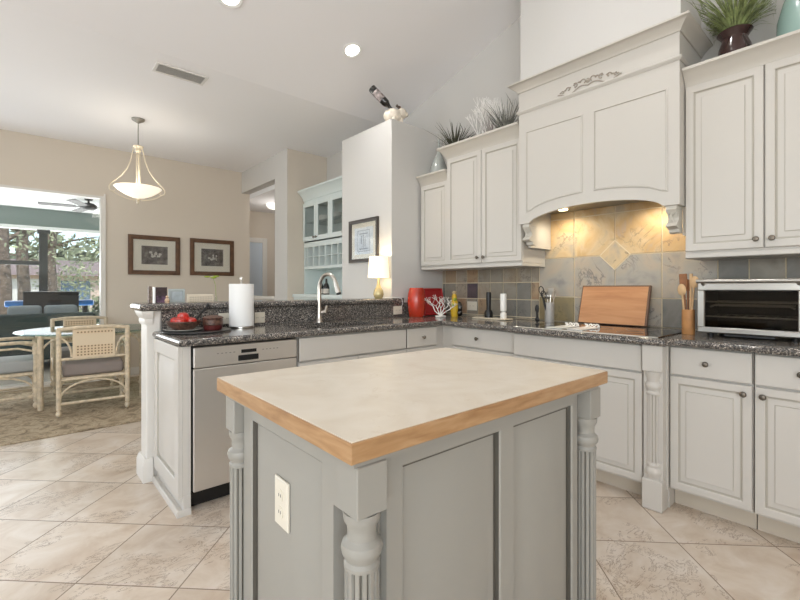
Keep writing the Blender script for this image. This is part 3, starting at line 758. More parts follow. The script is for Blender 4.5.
# ------------------------------------------------------------------ island
t = thing('kitchen_island', 'small sage grey island with cream top and maple edge in the foreground', 'kitchen island', (.92, .945, 0))
b = B(); b.box(.4255, 1.4095, .591, 1.3, .876, .9135, .0015); b.build('edge_band', MAPLE, t)
b = B(); b.box(.428, 1.407, .5935, 1.2975, .9137, .9155, .0004); b.build('worktop', STONE, t)
b = B()
b.box(.49, 1.365, .72, 1.185, .0, .8755); b.box(.54, 1.31, .665, 1.235, .0, .8755)
b.box(.470, .49, .677, .72, .747, .8595); b.box(.519, .546, .645, .665, .765, .8595)
b.box(.445, 1.39, .612, 1.28, .8595, .8755)
b.build('body', ISLE, t)
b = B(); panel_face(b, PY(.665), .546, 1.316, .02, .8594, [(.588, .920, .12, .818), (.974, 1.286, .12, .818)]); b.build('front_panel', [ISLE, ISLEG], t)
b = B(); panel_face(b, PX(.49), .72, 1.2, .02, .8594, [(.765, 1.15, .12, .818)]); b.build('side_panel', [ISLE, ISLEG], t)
for (lx, ly) in ((.484, .642), (.4795, 1.2455), (1.3715, .6465), (1.3715, 1.2455)):
    b = B(); h = .0345
    b.box(lx-h, lx+h, ly-h, ly+h, .765, .8594, .002)
    b.box(lx-h, lx+h, ly-h, ly+h, .001, .12, .002)
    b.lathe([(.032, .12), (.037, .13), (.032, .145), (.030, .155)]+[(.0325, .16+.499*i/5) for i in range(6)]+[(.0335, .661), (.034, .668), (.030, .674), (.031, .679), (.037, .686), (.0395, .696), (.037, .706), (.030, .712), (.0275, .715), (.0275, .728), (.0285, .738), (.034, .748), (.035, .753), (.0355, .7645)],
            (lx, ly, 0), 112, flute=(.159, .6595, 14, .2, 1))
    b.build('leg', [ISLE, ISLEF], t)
def outlet(name, P, u, w_, wd, ht, m, label, n_rec=2, horizontal=False, hm=None):
    o = thing(name, label, 'outlet', P(u, w_-ht/2, 0))
    b = B(); b.rings(P, [(rect(u-wd/2, u+wd/2, w_-ht/2, w_+ht/2), .0005), (rect(u-wd/2, u+wd/2, w_-ht/2, w_+ht/2), .004), (rect(u-wd/2, u+wd/2, w_-ht/2, w_+ht/2, .004), .0065)]); b.build('cover_plate', m, o)
    for i in (-1, 1):
        cu, cw = (u+i*.02, w_) if horizontal else (u, w_+i*.02)
        pts = [(cu+.0145*math.cos(a)*(1.0), cw+.0145*math.sin(a)) for a in [2*PI*j/16 for j in range(16)]]
        b = B(); b.rings(P, [(pts, .0066), (pts, .0085)])
        b.build('receptacle', m, o)
        b = B()
        for s in (-1, 1):
            b.rings(P, [(rect(cu+s*.005-.001, cu+s*.005+.001, cw-.003, cw+.004), .0086), (rect(cu+s*.005-.001, cu+s*.005+.001, cw-.003, cw+.004), .009)])
        bo = b.build('slots', DARKM, o)
    return o
island = t; io = outlet('outlet', PX(.4695), .947, .664, .071, .115, BEIGEPL, 'almond duplex outlet on the side of the sage island')

# the island stands one degree off the cabinet lines
Ri = Matrix.Rotation(math.radians(-1), 4, 'Z')
island.rotation_euler = (0, 0, math.radians(-1)); io.rotation_euler = (0, 0, math.radians(-1))
io.location = island.location + Ri @ (io.location - island.location)
# ------------------------------------------------------------------ appliances and sink
t = thing('cooktop', 'black glass electric cooktop set into the granite worktop', 'cooktop', (2.76, 1.22, .9146))
b = B(); b.box(2.505, 3.0, .782, 1.665, .915, .921, .002); b.build('glass_surface', BLACKG, t)
b = B(); b.box(2.497, 2.5045, .782, 1.665, .915, .922, .001); b.build('front_trim', NICKEL, t)
for (x, y, r) in ((2.66, 1.46, .09), (2.86, 1.44, .07), (2.66, .98, .07), (2.86, .98, .09), (2.76, 1.22, .1)):
    b = B(); b.tube(arc((x, y, .9212), r, 0, 2*PI*31/32, 31, 'xy'), .0008, 4, closed=True); b.build('burner_ring', mat('burner_print', (70, 70, 72), .3), t)
def scroll(yc, label):  # curly tubes stand in for small illegible white writing
    b = B(); rr = random.Random(int(yc*100))
    pts = []
    for i in range(25):
        s = i/24
        pts.append((2.80, yc+.05-.10*s, .934+.009*math.sin(s*16+yc)+.002))
    b.tube(pts, .0028, 6)
    for i in range(4):
        y = yc+.038-.025*i
        b.tube([(2.80, y+.008*math.cos(a), .934+.008*math.sin(a)) for a in [.6*j for j in range(10)]], .0028, 6)
    b.box(2.553, 2.807, yc-.05, yc+.05, .9213, .925, .001)
    one(b, 'cooktop_lettering', WHITEC, label, 'ornament', (2.80, yc, .9213), 'white lettering on the cooktop')
scroll(1.40, 'small white curly lettering on the cooktop, the one further from the toaster oven')
scroll(1.262, 'white curly lettering on the cooktop, the one nearer the toaster oven')
# cutting board leaning on the tile
t = thing('cutting_board', 'large wooden cutting board leaning on the slate behind the cooktop', 'cutting board', (3.06, 1.23, .9215))
lean = math.atan2(.085, .27)
def PB(u, w_, n): 
    return (3.075+w_*math.sin(lean)-n*math.cos(lean), u, .926+w_*math.cos(lean)+n*math.sin(lean))
b = B(); b.rings(PB, [(rect(1.03, 1.495, 0, .285), -.02), (rect(1.03, 1.495, 0, .285), -.001), (rect(1.03, 1.495, 0, .285, .003), .001)]); b.build('edge_frame', DKEDGE, t)
b = B(); b.rings(PB, [(rect(1.042, 1.487, .004, .275), .0015), (rect(1.042, 1.487, .004, .275), .003)]); b.build('board_face', BOARDW, t)
# toaster oven
t = thing('toaster_oven', 'stainless countertop toaster oven with glass door under the right wall cabinet', 'toaster oven', (2.99, .455, .9148))
ya, yb2 = .235, .682; xf = 2.80
b = B()
b.box(xf+.03, 3.17, ya, yb2, .935, .952, .004); b.box(xf+.03, 3.17, ya, yb2, 1.195, 1.215, .004); b.box(xf+.03, 3.17, ya, ya+.02, .952, 1.195); b.box(xf+.03, 3.17, yb2-.02, yb2, .952, 1.195); b.box(3.15, 3.17, ya+.02, yb2-.02, .952, 1.195)
b.build('body', STEEL, t)
b = B(); b.box(xf+.035, 3.149, ya+.021, yb2-.021, .953, .957); b.box(xf+.035, 3.149, yb2-.026, yb2-.021, .957, 1.194); b.box(xf+.035, 3.149, ya+.021, ya+.026, .957, 1.194); b.box(3.14, 3.149, ya+.026, yb2-.026, .957, 1.194); b.box(xf+.035, 3.149, ya+.021, yb2-.021, 1.188, 1.1945); b.build('cavity', OVENIN, t)
b = B()
b.box(xf, xf+.028, ya, yb2, .936, .968, .006); b.box(xf, xf+.028, ya, yb2, 1.165, 1.21, .006); b.box(xf, xf+.028, ya, ya+.035, .966, 1.167, .004); b.box(xf, xf+.028, yb2-.035, yb2, .966, 1.167, .004)
dr = b.build('door', STEEL, t)
b = B(); b.box(xf+.010, xf+.014, ya+.035, yb2-.035, .968, 1.165); b.build('window', OVENG, dr)
b = B(); b.tube([(xf-.035, ya+.006, 1.216), (xf-.035, yb2-.006, 1.216)], .011, 12)
for y in (ya+.03, yb2-.03): b.tube([(xf-.035, y, 1.215), (xf+.01, y, 1.198)], .010, 10)
b.build('handle', STEEL, dr)
b = B()
for z in (1.105, 1.025):
    b.tube([(xf+.04, ya+.03, z), (xf+.04, yb2-.03, z)], .0048, 8); b.tube([(3.1, ya+.03, z), (3.1, yb2-.03, z)], .003, 6)
    for i in range(9): y = ya+.05+(yb2-ya-.1)*i/8; b.tube([(xf+.05, y, z), (3.1, y, z)], .0015, 5)
b.build('rack', RACKM, t)
b = B(); b.tube([(xf+.055, yb2-.05, 1.075), (xf+.055, yb2-.075, 1.09), (xf+.055, ya+.075, 1.09), (xf+.055, ya+.05, 1.075)], .0055, 8); b.box(xf+.06, 3.08, ya+.07, yb2-.07, 1.08, 1.088); b.build('tray', RACKM, t)
for x in (xf+.06, 3.12):
    for y in (ya+.05, yb2-.05):
        b = B(); b.lathe([(.014, .9152), (.016, .934)], (x, y, 0), 12); b.build('foot', DARKM, t)
b = B(); b.box(xf+.012, xf+.03, ya+.12, yb2-.12, .922, .935, .002); b.build('crumb_tray', DARKM, t)
# bamboo crock and its spoons
t = thing('utensil_crock', 'round bamboo utensil crock beside the toaster oven', 'crock', (2.86, .742, .9148))
b = B(); b.lathe([(.0305, .915), (.032, .918), (.032, 1.055), (.030, 1.057), (.027, 1.055), (.027, .93), (.001, .93)], (2.86, .738, 0), 24); b.build('body', BAMBOO, t)
def spoon(x, y, dx, dy, h, m, label, head='spoon'):
    b = B(); top = Vector((x+dx, y+dy, .932+h)); bot = Vector((x, y, .932))
    b.tube([bot, bot.lerp(top, .8)], .0055, 8)
    d = (top-bot).normalized(); c = bot.lerp(top, .88)
    q = Vector((0, 0, 1)).rotation_difference(d).to_matrix().to_4x4()
    if head == 'spoon': b.sphere(c, .022, .28, 1, 1.6, M=q)
    elif head == 'slot': b.box(-.004, .004, -.02, .02, -.04, .04, .003, M=Matrix.Translation(c) @ q)
    else: b.tube([bot.lerp(top, .75), top], [.006, .009], 8)
    return one(b, 'wooden_spoon', m, label, 'cooking spoon', tuple(bot), 'spoons in the bamboo crock')
spoon(2.850, .747, -.022, .018, .27, SPOON, 'pale wooden spoon with round bowl leaning forward in the bamboo crock')
spoon(2.870, .748, .0, .02, .33, DKWOOD, 'brown wooden spatula at the left rim of the bamboo crock', 'slot')
spoon(2.866, .732, .008, -.004, .33, SPOON, 'slim pale wooden stick standing in the middle of the bamboo crock', 'stick')
spoon(2.854, .728, .016, -.02, .32, SPOON, 'pale round-headed spoon leaning towards the toaster oven')
spoon(2.878, .745, .016, .004, .30, DKWOOD, 'dark brown spoon at the back of the bamboo crock')
# steel crock
t = thing('utensil_holder', 'tall stainless utensil holder left of the cutting board', 'utensil holder', (2.99, 1.715, .9148))
b = B(); b.lathe([(.034, .915), (.035, .917), (.035, 1.065), (.036, 1.068), (.033, 1.068), (.032, .925), (.001, .925)], (3.05, 1.705, 0), 24); b.build('body', mat('pale_satin_steel', (206, 204, 200), .45, .5), t)
def utensil(dx, dy, h, m, label, kind):
    b = B(); bot = Vector((3.05+dx*.25, 1.705+dy*.25, .93)); top = Vector((3.05+dx, 1.705+dy, .93+h)); d = (top-bot).normalized(); q = Vector((0, 0, 1)).rotation_difference(d).to_matrix().to_4x4()
    b.tube([bot, bot.lerp(top, .78)], .005, 8)
    c = bot.lerp(top, .86)
    if kind == 'loop':
        b.tube([c+q.to_3x3() @ Vector((0, .02*math.cos(a), .03*math.sin(a))) for a in [2*PI*i/16 for i in range(16)]], .004, 6, closed=True)
    elif kind == 'ladle': b.sphere(c, .028, .6, 1, 1, M=q)
    elif kind == 'whisk':
        for k in range(5):
            an = PI*k/5
            b.tube([c+q.to_3x3() @ Vector((.02*math.sin(s)*math.cos(an), .02*math.sin(s)*math.sin(an), -.04+.08*s/PI)) for s in [PI*i/10 for i in range(11)]], .0015, 5)
    else: b.box(-.003, .003, -.025, .025, -.035, .035, .002, M=Matrix.Translation(c) @ q)
    return one(b, 'kitchen_utensil', m, label, 'utensil', tuple(bot), 'utensils in the steel holder')
utensil(-.03, .06, .27, DARKM, 'black loop-headed utensil leaning left in the steel holder', 'loop')
utensil(-.055, .025, .23, DARKM, 'black masher leaning forward out of the steel holder', 'loop')
utensil(.02, .0, .25, NICKEL, 'steel slotted turner upright in the steel holder', 'turner')
utensil(-.01, -.05, .23, NICKEL, 'steel whisk leaning right in the steel holder', 'whisk')
utensil(.03, .035, .22, NICKEL, 'steel ladle at the back of the steel holder', 'ladle')
b = B(); b.tube([(2.975, 1.765, .915), (2.972, 1.767, 1.0)], .008, 8); b.sphere((2.974, 1.766, 1.02), .018, .5, 1, 1.8); b.sphere((2.975, 1.765, .937), .020, .6, 1, 1.0)
one(b, 'spatula', DARKM, 'black spatula propped upright against the steel utensil holder', 'utensil', (2.975, 1.755, .915))
# sink
t = thing('kitchen_sink', 'undermount stainless sink in the peninsula worktop', 'sink', (1.725, 2.65, .64))
b = B()
R = lambda i: rect(1.392, 2.058, 2.462, 2.838, i)
b.rings(lambda u, w_, n: (u, w_, n), [(R(.0), .874), (R(.012), .872), (R(.02), .70), (R(.04), .66)], close=False)
b.build('basin', STEEL, t, recalc=False)
b = B(); b.lathe([(.001, .662), (.035, .662), (.04, .664)], (1.725, 2.65, 0), 16); b.build('drain', DARKM, t)
# faucet
t = thing('faucet', 'brushed nickel gooseneck faucet behind the sink', 'faucet', (1.675, 2.885, .9146))
fx, fy = 1.725, 2.895
b = B(); b.lathe([(.028, .915), (.028, .92), (.022, .93), (.018, .95), (.0155, .99), (.0155, 1.17)], (fx, fy, 0), 18)
dx, dy = .0, -.205
ca = Vector((fx+.03, fy-.08, 1.17)); 
pts = [(fx, fy, 1.165)]+[(fx+.02*(1-math.cos(a))*1.0, fy-.09*(1-math.cos(a)), 1.17+.115*math.sin(a)) for a in [PI*i/14*.88 for i in range(15)]]
b.tube(pts, .0145, 12); b.build('spout', NICKEL, t)
p1 = Vector(pts[-1]); p0 = Vector(pts[-2]); d = (p1-p0).normalized()
b = B(); b.tube([p1-d*.005, p1+d*.075], [.0175, .019], 14); sh = b.build('spray_head', NICKEL, t)
b = B(); b.tube([p1+d*.0752, p1+d*.085], .018, 14); b.build('nozzle_ring', DARKM, sh)
b = B(); b.tube([(fx+.01, fy-.005, .985), (fx+.045, fy-.02, 1.0)], .012, 10); b.tube([(fx+.04, fy-.018, .985), (fx+.055, fy-.022, 1.045)], [.014, .008], 10); b.build('lever_handle', NICKEL, t)

# ------------------------------------------------------------------ things on the worktop
t = thing('paper_towel_holder', 'white paper towel roll on an upright holder', 'paper towel', (1.095, 2.845, .9148))
b = B(); b.lathe([(.075, .915), (.08, .917), (.08, .925), (.001, .927)], (1.10, 2.845, 0), 28); b.build('base', NICKEL, t)
b = B(); b.lathe([(.02, .9275), (.078, .9275), (.0785, .93), (.0785, 1.205), (.078, 1.207), (.02, 1.207)], (1.10, 2.845, 0), 36); b.build('paper_roll', PAPER, t)
b = B(); b.lathe([(.006, .9275), (.006, 1.222), (.004, 1.226), (.013, 1.238), (.013, 1.248), (.001, 1.256)], (1.10, 2.845, 0), 12); b.build('finial', NICKEL, t)
one(B().lathe([(.001, .915), (.185, .915), (.195, .922), (.193, .926), (.17, .920), (.001, .920)], (.80, 2.775, 0), 40), 'serving_tray', TRAYM, 'round dark pewter tray under the fruit bowl', 'tray', (.80, 2.775, .915))
one(B().lathe([(.001, .9205), (.085, .9205), (.105, .931), (.104, .933), (.08, .926), (.001, .926)], (.735, 2.81, 0), 28), 'plate', mat('grey_plate', (176, 172, 164), .4), 'grey plate under the fruit bowl', 'plate', (.735, 2.81, .9205))
one(B().lathe([(.001, .9265), (.05, .9265), (.075, .945), (.098, .975), (.098, .98), (.092, .978), (.07, .95), (.045, .935), (.001, .934)], (.735, 2.81, 0), 28), 'fruit_bowl', BROWNC, 'brown patterned bowl of red apples on the tray', 'bowl', (.735, 2.81, .9265))
for i, (dx, dy, z, lab) in enumerate(((-.03, -.035, .974, 'red apple at the front of the brown bowl'), (.035, -.02, .972, 'red apple on the paper towel side of the brown bowl'), (-.035, .034, .974, 'red apple at the back of the brown bowl, on the bar post side'), (.028, .036, .974, 'red apple at the back of the brown bowl, on the banded pot side'), (-.004, .002, 1.003, 'red apple on top of the pile in the brown bowl'))):
    o = thing('apple', lab, 'apple', (.735+dx, 2.81+dy, z-.03), group='apples in the brown bowl')
    b = B(); b.lathe([(.001, -.024), (.012, -.029), (.026, -.02), (.033, 0), (.030, .018), (.015, .027), (.001, .022)], (.735+dx, 2.81+dy, z), 16); b.build('fruit', APPLE, o)
    b = B(); b.tube([(.735+dx, 2.81+dy, z+.022), (.738+dx, 2.81+dy, z+.036)], .0015, 5); b.build('stem', DKWOOD, o)
t = thing('ceramic_pot', 'brown and maroon banded pot on the tray beside the fruit bowl', 'pot', (.89, 2.765, .9205))
b = B(); b.lathe([(.001, .9205), (.05, .9205), (.056, .935), (.056, .95), (.058, .955), (.058, .985), (.054, .99), (.001, .99)], (.89, 2.765, 0), 28); b.build('body', MAROON, t)
b = B(); b.lathe([(.0565, .951), (.0592, .955), (.0592, .984), (.056, .988)], (.89, 2.765, 0), 28, cap=False); b.build('patterned_band', BROWNC, t)
b = B(); b.lathe([(.061, .9905), (.062, .998), (.045, 1.006), (.02, 1.010), (.001, 1.010)], (.89, 2.765, 0), 28); b.build('lid', BROWNC, t)
one(B().tube([(.812, 2.835, .985), (.885, 2.87, 1.06)], .006, 8).sphere((.894, 2.874, 1.068), .013, 1, .5, 1), 'serving_spoon', DARKM, 'dark spoon handle leaning out of the fruit bowl', 'spoon', (.812, 2.835, .985))
outlet('outlet', PY(2.961), 1.025, .972, .075, .075, BEIGEPL, 'almond outlet on the bar backsplash left of the paper towels', horizontal=True)
outlet('outlet', PY(2.961), 1.275, .968, .075, .075, BEIGEPL, 'almond outlet on the bar backsplash right of the paper towels', horizontal=True)
outlet('outlet', PY(2.961), 2.59, .975, .105, .075, BEIGEPL, 'almond outlet by the pantry wall with the lamp cord', horizontal=True)
outlet('outlet', PX(3.2045), 2.585, 1.01, .115, .085, BEIGEPL, 'almond outlet on the slate under the purple tile', horizontal=True)
# on the bar ledge
t = thing('photo_book', 'dark photo book standing open on the bar ledge', 'book', (.66, 3.07, 1.08))
b = B(); b.box(.632, .70, 3.058, 3.072, 1.0848, 1.185, .001); b.build('cover', mat('dark_book_cover', (58, 44, 46), .5, vary=.5, vscale=40), t)
b = B(); b.box(.640, .692, 3.0565, 3.0578, 1.088, 1.13); b.build('picture', PURPLE, t)
b = B(); b.box(.622, .6315, 3.05, 3.075, 1.0848, 1.185); b.build('page_block', WHITEPL, t)
one(B().box(.594, .613, 3.05, 3.08, 1.0848, 1.19, .001), 'book', mat('striped_book_spine', (110, 96, 88), .6, vary=.7, vscale=70), 'small dark mottled book standing at the end of the bar ledge', 'book', (.603, 3.065, 1.0848))
t = thing('figurine', 'tiny tan figurine in front of the photo book', 'figurine', (.672, 3.02, 1.0845))
b = B(); b.lathe([(.014, 1.085), (.012, 1.09), (.016, 1.10), (.010, 1.112), (.006, 1.116)], (.69, 3.015, 0), 12); b.build('body', SKIN, t)
b = B(); b.sphere((.69, 3.015, 1.124), .009); b.build('head', SKIN, t)
t = thing('standing_photo', 'small blue grey photo frame on the bar ledge', 'photo frame', (.765, 3.07, 1.08))
b = B(); P = PY(3.07); b.rings(P, [(rect(.712, .81, 1.085, 1.174), -.01), (rect(.712, .81, 1.085, 1.174), 0), (rect(.712, .81, 1.085, 1.174, .012), .002), (rect(.712, .81, 1.085, 1.174, .014), -.002)]); b.build('frame', GREYBLUE, t)
b = B(); b.rings(P, [(rect(.73, .792, 1.098, 1.155), -.001), (rect(.73, .792, 1.098, 1.155), 0.0)]); b.build('picture', mat('faded_grey_photo', (170, 180, 184), .5, vary=.1, vscale=30), t)
t = thing('desk_sign', 'low beige sign with rows of tiny print on the bar ledge', 'sign', (.9, 3.07, 1.08))
b = B(); b.box(.822, .99, 3.06, 3.075, 1.085, 1.137, .002); b.build('board', SIGNM, t)
b = B(); P = PY(3.0598)
for r_ in range(3):
    for i in range(14): b.rings(P, [(rect(.836+.0105*i, .843+.0105*i, 1.09+.013*r_, 1.095+.013*r_), 0), (rect(.836+.0105*i, .843+.0105*i, 1.09+.013*r_, 1.095+.013*r_), .0004)])
b.build('print', SIGNT, t)
t = thing('ledge_sprig', 'bright green leaf sprig in a slim bud vase on the bar ledge', 'sprig', (1.0, 3.05, 1.08))
b = B(); b.lathe([(.001, 1.0845), (.014, 1.0845), (.017, 1.095), (.008, 1.115), (.008, 1.122)], (1.02, 3.10, 0), 12); b.build('vase', GLASS, t)
b = B(); b.tube([(1.02, 3.10, 1.09), (1.015, 3.10, 1.2), (.998, 3.10, 1.255)], .0015, 5)
for (dx, dz) in ((-.03, .0), (.03, .004), (.012, -.006)):
    b.sphere((.99+dx, 3.10, 1.258+dz), .02, 1.1, .3, .3)
b.build('leaves', GREENP, t)
# table lamp
t = thing('table_lamp', 'small lit table lamp with white shade on the bar ledge', 'lamp', (2.405, 3.03, 1.0845))
lx, ly = 2.425, 3.035
b = B(); b.lathe([(.036, 1.085), (.038, 1.088), (.034, 1.09), (.042, 1.10), (.048, 1.125), (.040, 1.16), (.022, 1.19), (.013, 1.22), (.011, 1.26), (.012, 1.275)], (lx, ly, 0), 24); b.build('base', LAMPB, t)
b = B(); b.lathe([(.098, 1.275), (.0965, 1.275), (.084, 1.465), (.0855, 1.465), (.098, 1.275)], (lx, ly, 0), 32, cap=False); b.build('lamp_shade', SHADE, t)
b = B(); b.lathe([(.006, 1.27), (.006, 1.33), (.02, 1.35), (.022, 1.37), (.001, 1.39)], (lx, ly, 0), 12); b.tube([(lx-.083, ly, 1.45), (lx+.083, ly, 1.45)], .0015, 5); b.build('bulb', SHADE, t)
light('lamp_bulb_light', 'POINT', (lx, ly, 1.42), 2.6, (1, .82, .55), shadow_soft_size=.03)
b = B(); b.tube([(2.455, 3.02, 1.089), (2.54, 2.95, 1.095), (2.60, 2.915, 1.085), (2.615, 2.918, 1.04), (2.615, 2.945, .985)], .0025, 6)
one(b, 'lamp_cord', WHITEPL, 'white lamp cord running down to the outlet', 'cord', (2.47, 3.03, 1.083))
# red corner group
t = thing('ceramic_canister', 'orange red rounded ceramic canister in the worktop corner', 'canister', (2.72, 2.835, .9148))
b = B(); b.lathe([(.001, .915), (.062, .915), (.068, .922), (.080, .99), (.084, 1.06), (.078, 1.13), (.066, 1.175), (.060, 1.182), (.056, 1.178), (.07, 1.10), (.001, .94)], (2.72, 2.845, 0), 32); b.build('body', REDOR, t)
t = thing('lacquer_platter', 'crimson rectangular platter leaning upright in the worktop corner', 'platter', (2.98, 2.86, .9148))
lean2 = math.radians(12)
def PR(u, w_, n): return (2.828+u, 2.86+w_*math.sin(lean2)-n*math.cos(lean2), .919+w_*math.cos(lean2)+n*math.sin(lean2))
b = B(); b.rings(PR, [(rect(0, .30, 0, .262), 0), (rect(0, .30, 0, .262), .01), (rect(0, .30, 0, .262, .01), .016), (rect(0, .30, 0, .262, .022), .008)]); b.build('tray', RED, t)
t = thing('coral_ornament', 'white branching coral ornament in front of the crimson platter', 'ornament', (2.78, 2.66, .9148))
b = B(); rc = random.Random(11)
def branch(p, d, L, r, dep):
    q = p+d*L; b.tube([p, p.lerp(q, .5)+Vector((rc.uniform(-.004, .004), rc.uniform(-.004, .004), 0)), q], [r, r*.85, r*.7], 5)
    if dep == 0: return
    for _ in range(2):
        nd = (d+Vector((rc.uniform(-.85, .85), rc.uniform(-.85, .85), rc.uniform(-.2, .45)))).normalized()
        branch(q, nd, L*rc.uniform(.62, .85), r*.68, dep-1)
cc = Vector((2.83, 2.645, .93))
for a in (-.9, -.45, 0, .45, .9):
    branch(cc, Vector((math.sin(a)*.75, -math.sin(a)*.66, math.cos(a))).normalized(), .064, .0066, 5)
b.build('branches', CORAL, t)
b = B(); b.box(2.79, 2.87, 2.615, 2.675, .915, .932, .004); b.build('stand', CORAL, t)
t = thing('painted_figurine', 'small yellow and black painted figurine beside the crimson platter', 'figurine', (2.97, 2.62, .9148))
fx2, fy2 = 3.0, 2.63
b = B(); b.lathe([(.03, .915), (.032, .93), (.036, .96), (.040, 1.0), (.032, 1.05), (.022, 1.08), (.024, 1.10), (.018, 1.12), (.001, 1.13)], (fx2, fy2, 0), 20); b.build('body', YELLOWP, t)
b = B(); b.sphere((fx2+.03, fy2-.03, 1.0), .035, .8, 1, 1.6); b.sphere((fx2+.03, fy2-.035, .95), .03, 1, 1, 1.1); b.build('wing', DARKBOT, t)
b = B(); b.sphere((fx2-.012, fy2-.018, 1.075), .018, 1, 1, .8); b.sphere((fx2-.03, fy2-.006, 1.02), .014, 1, 1, 1.4); b.build('leaf_detail', GREENP, t)
b = B(); b.sphere((fx2, fy2, 1.135), .022, 1, 1, .8); b.build('head', mat('tan_head', (190, 168, 132), .5), t)
# serving board with mills
one(B().box(2.93, 3.05, 2.03, 2.37, .915, .928, .004), 'marble_board', mat('cream_marble_board', (214, 202, 180), .3, vary=.1), 'cream marble serving board under the two pepper mills', 'board', (2.99, 2.2, .915))
def mill(x, y, m, label, prof, h0=.9283):
    t = thing('pepper_mill', label, 'pepper mill', (x, y, h0), group='pepper mills on the marble board')
    b = B(); b.lathe([(r, z+h0) for r, z in prof[0]], (x, y, 0), 20); b.build('body', m[0], t)
    b = B(); b.lathe([(r, z+h0) for r, z in prof[1]], (x, y, 0), 20); b.build('base', m[1], t)
mill(2.99, 2.235, (DARKM, DARKM), 'black pepper mill on the marble board', ([(.021, .0665), (.019, .10), (.022, .20), (.020, .215), (.001, .218)], [(.001, 0), (.034, 0), (.035, .045), (.028, .06), (.02, .066)]))
mill(2.99, 2.085, (WHITEC, WHITEC), 'white salt mill on the marble board', ([(.012, .052), (.026, .062), (.027, .19), (.025, .205), (.001, .207)], [(.001, 0), (.026, 0), (.026, .04), (.02, .048), (.012, .0515)]))

# ------------------------------------------------------------------ on top of the cabinets
def blades(b, c, n, L, w0, spread, droop, rnd, seg=7, up=1.0, lim=None):
    for i in range(n):
        a = rnd.uniform(0, 2*PI); s = rnd.uniform(.15, 1)*spread; l = L*rnd.uniform(.6, 1.1); dr_ = droop*rnd.uniform(.5, 1.2)
        d = Vector((math.cos(a), math.sin(a), 0)); pts = []
        p0 = Vector(c)+d*rnd.uniform(0, .03)
        vs = []; side = Vector((-d.y, d.x, 0))
        for k in range(seg):
            f = k/(seg-1)
            p = p0+d*(s*l*f*(.6+.6*f))+Vector((0, 0, up*l*f*(1-dr_*s*f)))
            if lim: p = Vector([min(max(p[q], lim[q][0]), lim[q][1]) for q in range(3)])
            wd = w0*(1-f)**.7*.5+.0004
            vs += [p-side*wd, p+Vector((0, 0, wd*.5)), p+side*wd]
        fs = []
        for k in range(seg-1): fs += [[k*3, k*3+1, k*3+4, k*3+3], [k*3+1, k*3+2, k*3+5, k*3+4]]
        b.add(vs, fs)
ZD = 2.352
t = thing('potted_grass', 'bushy variegated grass plant in a dark pot on top of the right wall cabinet', 'plant', (3.05, .56, ZD))
b = B(); b.lathe([(.001, 0), (.05, 0), (.062, .02), (.076, .08), (.081, .15), (.076, .20), (.062, .235), (.060, .25), (.074, .272), (.084, .285), (.08, .29), (.064, .27), (.001, .25)], (3.05, .56, ZD+.0005), 28); b.build('pot', POTM, t)
b = B(); blades(b, (3.05, .56, ZD+.27), 380, .36, .0065, 1.25, .62, random.Random(5), lim=((2.4, 3.2), (.40, .69), (ZD+.012, 9))); b.build('foliage', FERN, t, recalc=False, angle=180)
t = thing('teal_vase', 'pale teal rounded vase on top of the right wall cabinet', 'vase', (3.05, .28, ZD))
b = B(); b.lathe([(.001, 0), (.07, 0), (.095, .05), (.118, .14), (.115, .24), (.09, .34), (.055, .42), (.04, .47), (.05, .50), (.046, .5), (.001, .45)], (3.06, .265, ZD+.0005), 32); b.build('body', TEAL, t)
t = thing('teardrop_vase', 'grey teardrop vase with thin neck on top of the narrow wall cabinet', 'vase', (3.06, 2.84, 2.171))
b = B(); b.lathe([(.001, 0), (.06, 0), (.085, .03), (.092, .10), (.080, .18), (.055, .255), (.03, .305), (.015, .335), (.011, .38), (.010, .455), (.012, .46), (.001, .45)], (3.05, 2.875, 2.1708), 28); b.build('body', VASEG, t)
def spiky(x, y, m, label, n, L, sd, spread, ya, yb):
    t = thing('spiky_plant', label, 'plant', (x, y, ZD), group='spiky plants above the left wall cabinets')
    b = B(); b.lathe([(.001, 0), (.045, 0), (.055, .07), (.052, .075), (.001, .06)], (x, y, ZD+.0005), 16); b.build('pot', POTM, t)
    b = B(); blades(b, (x, y, ZD+.05), n, L, .012, spread, .3, random.Random(sd), lim=((2.7, 3.2), (ya, yb), (ZD+.01, 9))); b.build('foliage', m, t, recalc=False, angle=180)
spiky(2.96, 2.59, DRYG, 'dark olive spiky plant at the left end of the tall wall cabinet', 130, .25, 21, 1.0, 2.42, 2.75)
spiky(2.94, 2.02, GREYG, 'grey spiky plant tucked against the range hood', 90, .29, 22, .9, 1.875, 2.10)
t = thing('twig_bundle', 'airy white twig bundle above the wall cabinet between the spiky plants', 'ornament', (2.98, 2.23, ZD))
b = B(); rc = random.Random(4)
def twig(p, d, L, r, dep):
    q = p+d*L; q = Vector((min(max(q.x, 2.8), 3.2), min(max(q.y, 2.115), 2.395), max(q.z, ZD+.03))); b.tube([p, q], [r, r*.75], 4)
    if dep == 0: return
    for _ in range(3):
        nd = (d+Vector((rc.uniform(-.5, .5), rc.uniform(-.7, .7), rc.uniform(-.2, .5)))).normalized(); twig(q, nd, L*rc.uniform(.6, .85), r*.75, dep-1)
for i in range(9): twig(Vector((2.98, 2.23, ZD+.012)), Vector((rc.uniform(-.4, .3), rc.uniform(-.8, .8), 1)).normalized(), .15, .0055, 3)
b.build('twigs', WIREW, t)
b = B(); blades(b, (2.96, 2.17, ZD+.01), 40, .27, .007, .9, .3, random.Random(9), lim=((2.7, 3.2), (2.12, 2.39), (ZD+.008, 9))); b.build('dry_sprigs', mat('mauve_grey_sprig', (150, 138, 134), .8), t, recalc=False, angle=180)
